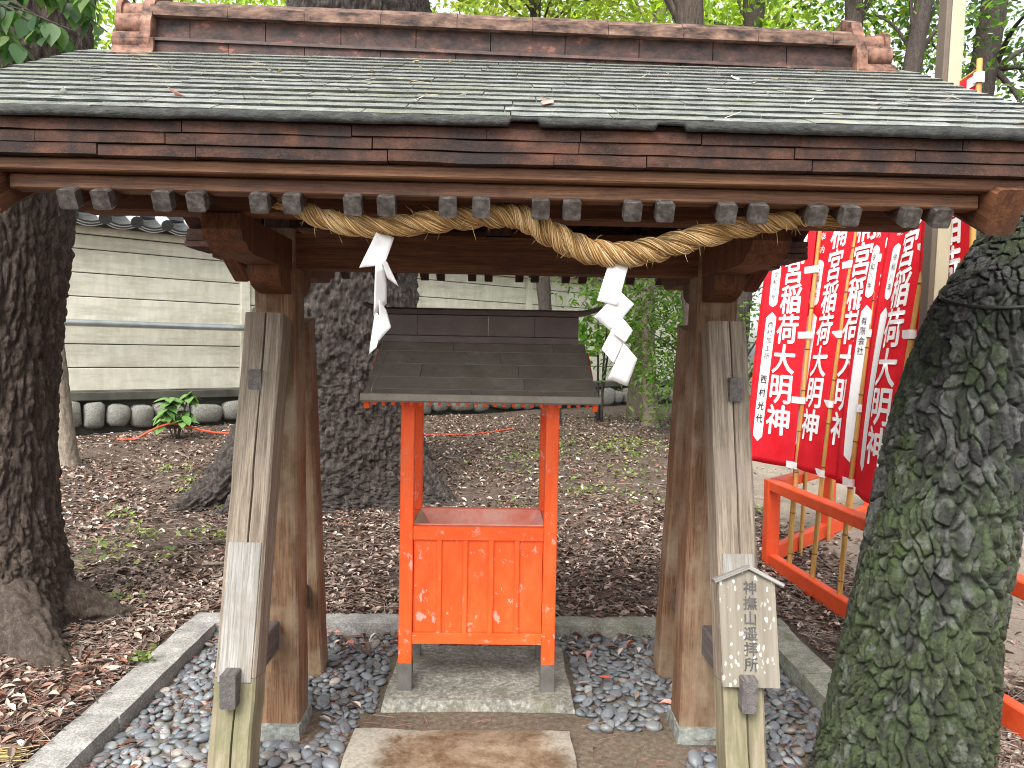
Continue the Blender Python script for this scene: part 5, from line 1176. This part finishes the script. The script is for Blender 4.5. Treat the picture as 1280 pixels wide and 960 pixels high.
# leaves lying in the bed
n = 330; x = RNG.uniform(-1.45, 1.42, n); y = np.where(RNG.random(n) < .6, RNG.uniform(3.7, 4.01, n), RNG.uniform(1.9, 4.0, n)); m = np.array([not any(a < q < b and c_ < w < d for a, b, c_, d in EXC) for q, w in zip(x, y)]); x, y = x[m], y[m]; n = len(x)
V, F, k = leaves(np.stack([x, y, np.full(n, .033)], 1), RNG.uniform(.035, .07, n), .42, curl=.45, up_bias=1.6)
tag(put('leaves_on_pebbles', mesh('leaves_on_pebbles', V, F, 'leaf_litter', False, np.repeat(pal(n, LC+[(.45, .13, .07), (.5, .25, .2)], var=.25), k, 0))), 'dry leaves blown onto the pebble bed along the kerb', 'fallen leaves', kind='stuff')
# weeds
def weeds(spots, n, size, spread):
    P = []
    for (x, y, w) in spots: P.append(np.stack([x+RNG.normal(0, w, n), y+RNG.normal(0, w, n), np.zeros(n)], 1))
    P = np.concatenate(P); P[:, 2] = gh(P[:, 0], P[:, 1])+RNG.uniform(.02, .075, len(P)); return leaves(P, size*RNG.uniform(.6, 1.3, len(P)), .55, curl=.2, up_bias=1.2)
sp = [(-2.13, 4.35, .06), (-2.6, 5.2, .09), (-2.2, 5.1, .05), (-2.75, 5.35, .06), (-2.0, 5.6, .05), (-1.6, 3.5, .03)]+[(RNG.uniform(.2, 2.4), RNG.uniform(6.6, 10.5), RNG.uniform(.06, .3)) for _ in range(46)]+[(RNG.uniform(-3.5, -1.5), RNG.uniform(5, 8), RNG.uniform(.03, .1)) for _ in range(14)]
V, F, k = weeds(sp, 22, .045, .1)
tag(put('weeds', mesh('weeds', V, F, 'weed', False, np.repeat(pal(len(V)//k, [(.20, .27, .07), (.30, .34, .10), (.13, .20, .06)], var=.2), k, 0))), 'small yellow green weeds sprouting through the leaf litter', 'weeds', kind='stuff')
# fallen stick, straw bundle
P = catmull([(-2.42, 5.32, .10), (-2.25, 5.42, .10), (-2.05, 5.50, .105), (-1.85, 5.58, .11)], 14); o = tube('fallen_branch', None, P, np.linspace(.026, .017, 14), 'bark_dark', 9); tag(o, 'short dark broken branch lying on the leaf litter', 'branch')
for k, pts_ in enumerate(([(-1.7, 5.6, .1), (-1.55, 5.2, .12), (-1.62, 4.95, .1), (-1.4, 4.7, .1)], [(-1.9, 4.95, .11), (-1.45, 4.98, .13), (-1.05, 5.1, .1)])):
    o = tube('fallen_branch', None, catmull(pts_, 16), np.linspace(.012, .004, 16), 'bark_pale', 7); tag(o, ('pale crooked twig lying between the furrowed tree and gate', 'pale straight twig crossing the crooked twig on the litter')[k], 'branch')
SB = thing('straw_wisp', 'loose wisp of yellow straw lying across the kerb end', 'straw', (-1.72, 2.62, .09))
VV = []; FF = []; off = 0
for k in range(60):
    a = random.gauss(.55, .16); L = random.uniform(.16, .34); p = np.array([-1.80+random.gauss(0, .03), 2.58+random.gauss(0, .02), .085+random.uniform(0, .03)]); d = np.array([math.cos(a), math.sin(a), 0])
    V, F = tube_arr([p-d*L*.5, p+[0, 0, .012], p+d*L*.5], .0018, 3); VV.append(V); FF.append(F+off); off += len(V)
V = np.concatenate(VV); put('straw', mesh('straw', V-np.array([-1.72, 2.62, .09]), np.concatenate(FF), 'straw', False, np.tile([[.48, .36, .16]], (len(V), 1))), SB, (-1.72, 2.62, .09))
# leaves lying on the shingles
RLM = {}
for nm, c in (('pale', (.60, .58, .50)), ('pink', (.55, .25, .22)), ('tan', (.42, .30, .14)), ('red', (.42, .09, .05))):
    V, F = big_leaf(); V = [(a*.8, b-.5, abs(a)*.5+.12*(b-.5)**2*4) for a, b, z in V]; RLM[nm] = mesh('fallen_leaf', V, F, 'leaf_litter', True, np.tile([c], (len(V), 1)))
def roof_leaf(x, y, kind, s, label, grp=None, z=None, cat='leaf'):
    zz = (rz(y)+.018) if z is None else z
    o = put('fallen_leaf', RLM[kind], None, (x, y, zz), (math.atan(SL)+random.uniform(-.2, .2) if z is None else random.uniform(-.2, .2), random.uniform(-.3, .3), random.uniform(0, 6.28)), scale=(s, s, s)); tag(o, label, cat, grp)
roof_leaf(-.88, 2.12, 'pink', .075, 'pink curled fallen leaf on the shingles above the thin rope end')
roof_leaf(.13, 2.13, 'pink', .070, 'pink fallen leaf on the shingles above the gate opening middle'.replace(' middle', ''))
for k in range(15):
    roof_leaf(random.uniform(-1.4, 1.4), random.uniform(2.05, 2.85), 'pale' if k % 3 else 'tan', random.uniform(.03, .055), 'small dry pale leaf lying on the grey roof shingles', 'dry leaves on the roof')
roof_leaf(.53, 3.42, 'red', .06, 'single red leaf on the dark pebbles beside the slab', z=.045)
n = 60; x = RNG.uniform(-1.45, 1.45, n); y = RNG.uniform(2.0, 2.85, n)
V, F, c = sticks(n, x, y, .07, .0011, [(.45, .40, .26), (.20, .13, .09), (.5, .46, .38)], 2.13+(y-1.98)*SL+.02)
o = put('roof_needles', mesh('roof_needles', V, F, 'twig', False, c)); tag(o, 'pine needles and bits of twig scattered on the roof shingles', 'pine needles', kind='stuff')
print('pebbles', len(pts), 'objects', len(bpy.data.objects), 'tris', sum(len(m.polygons) for m in bpy.data.meshes))
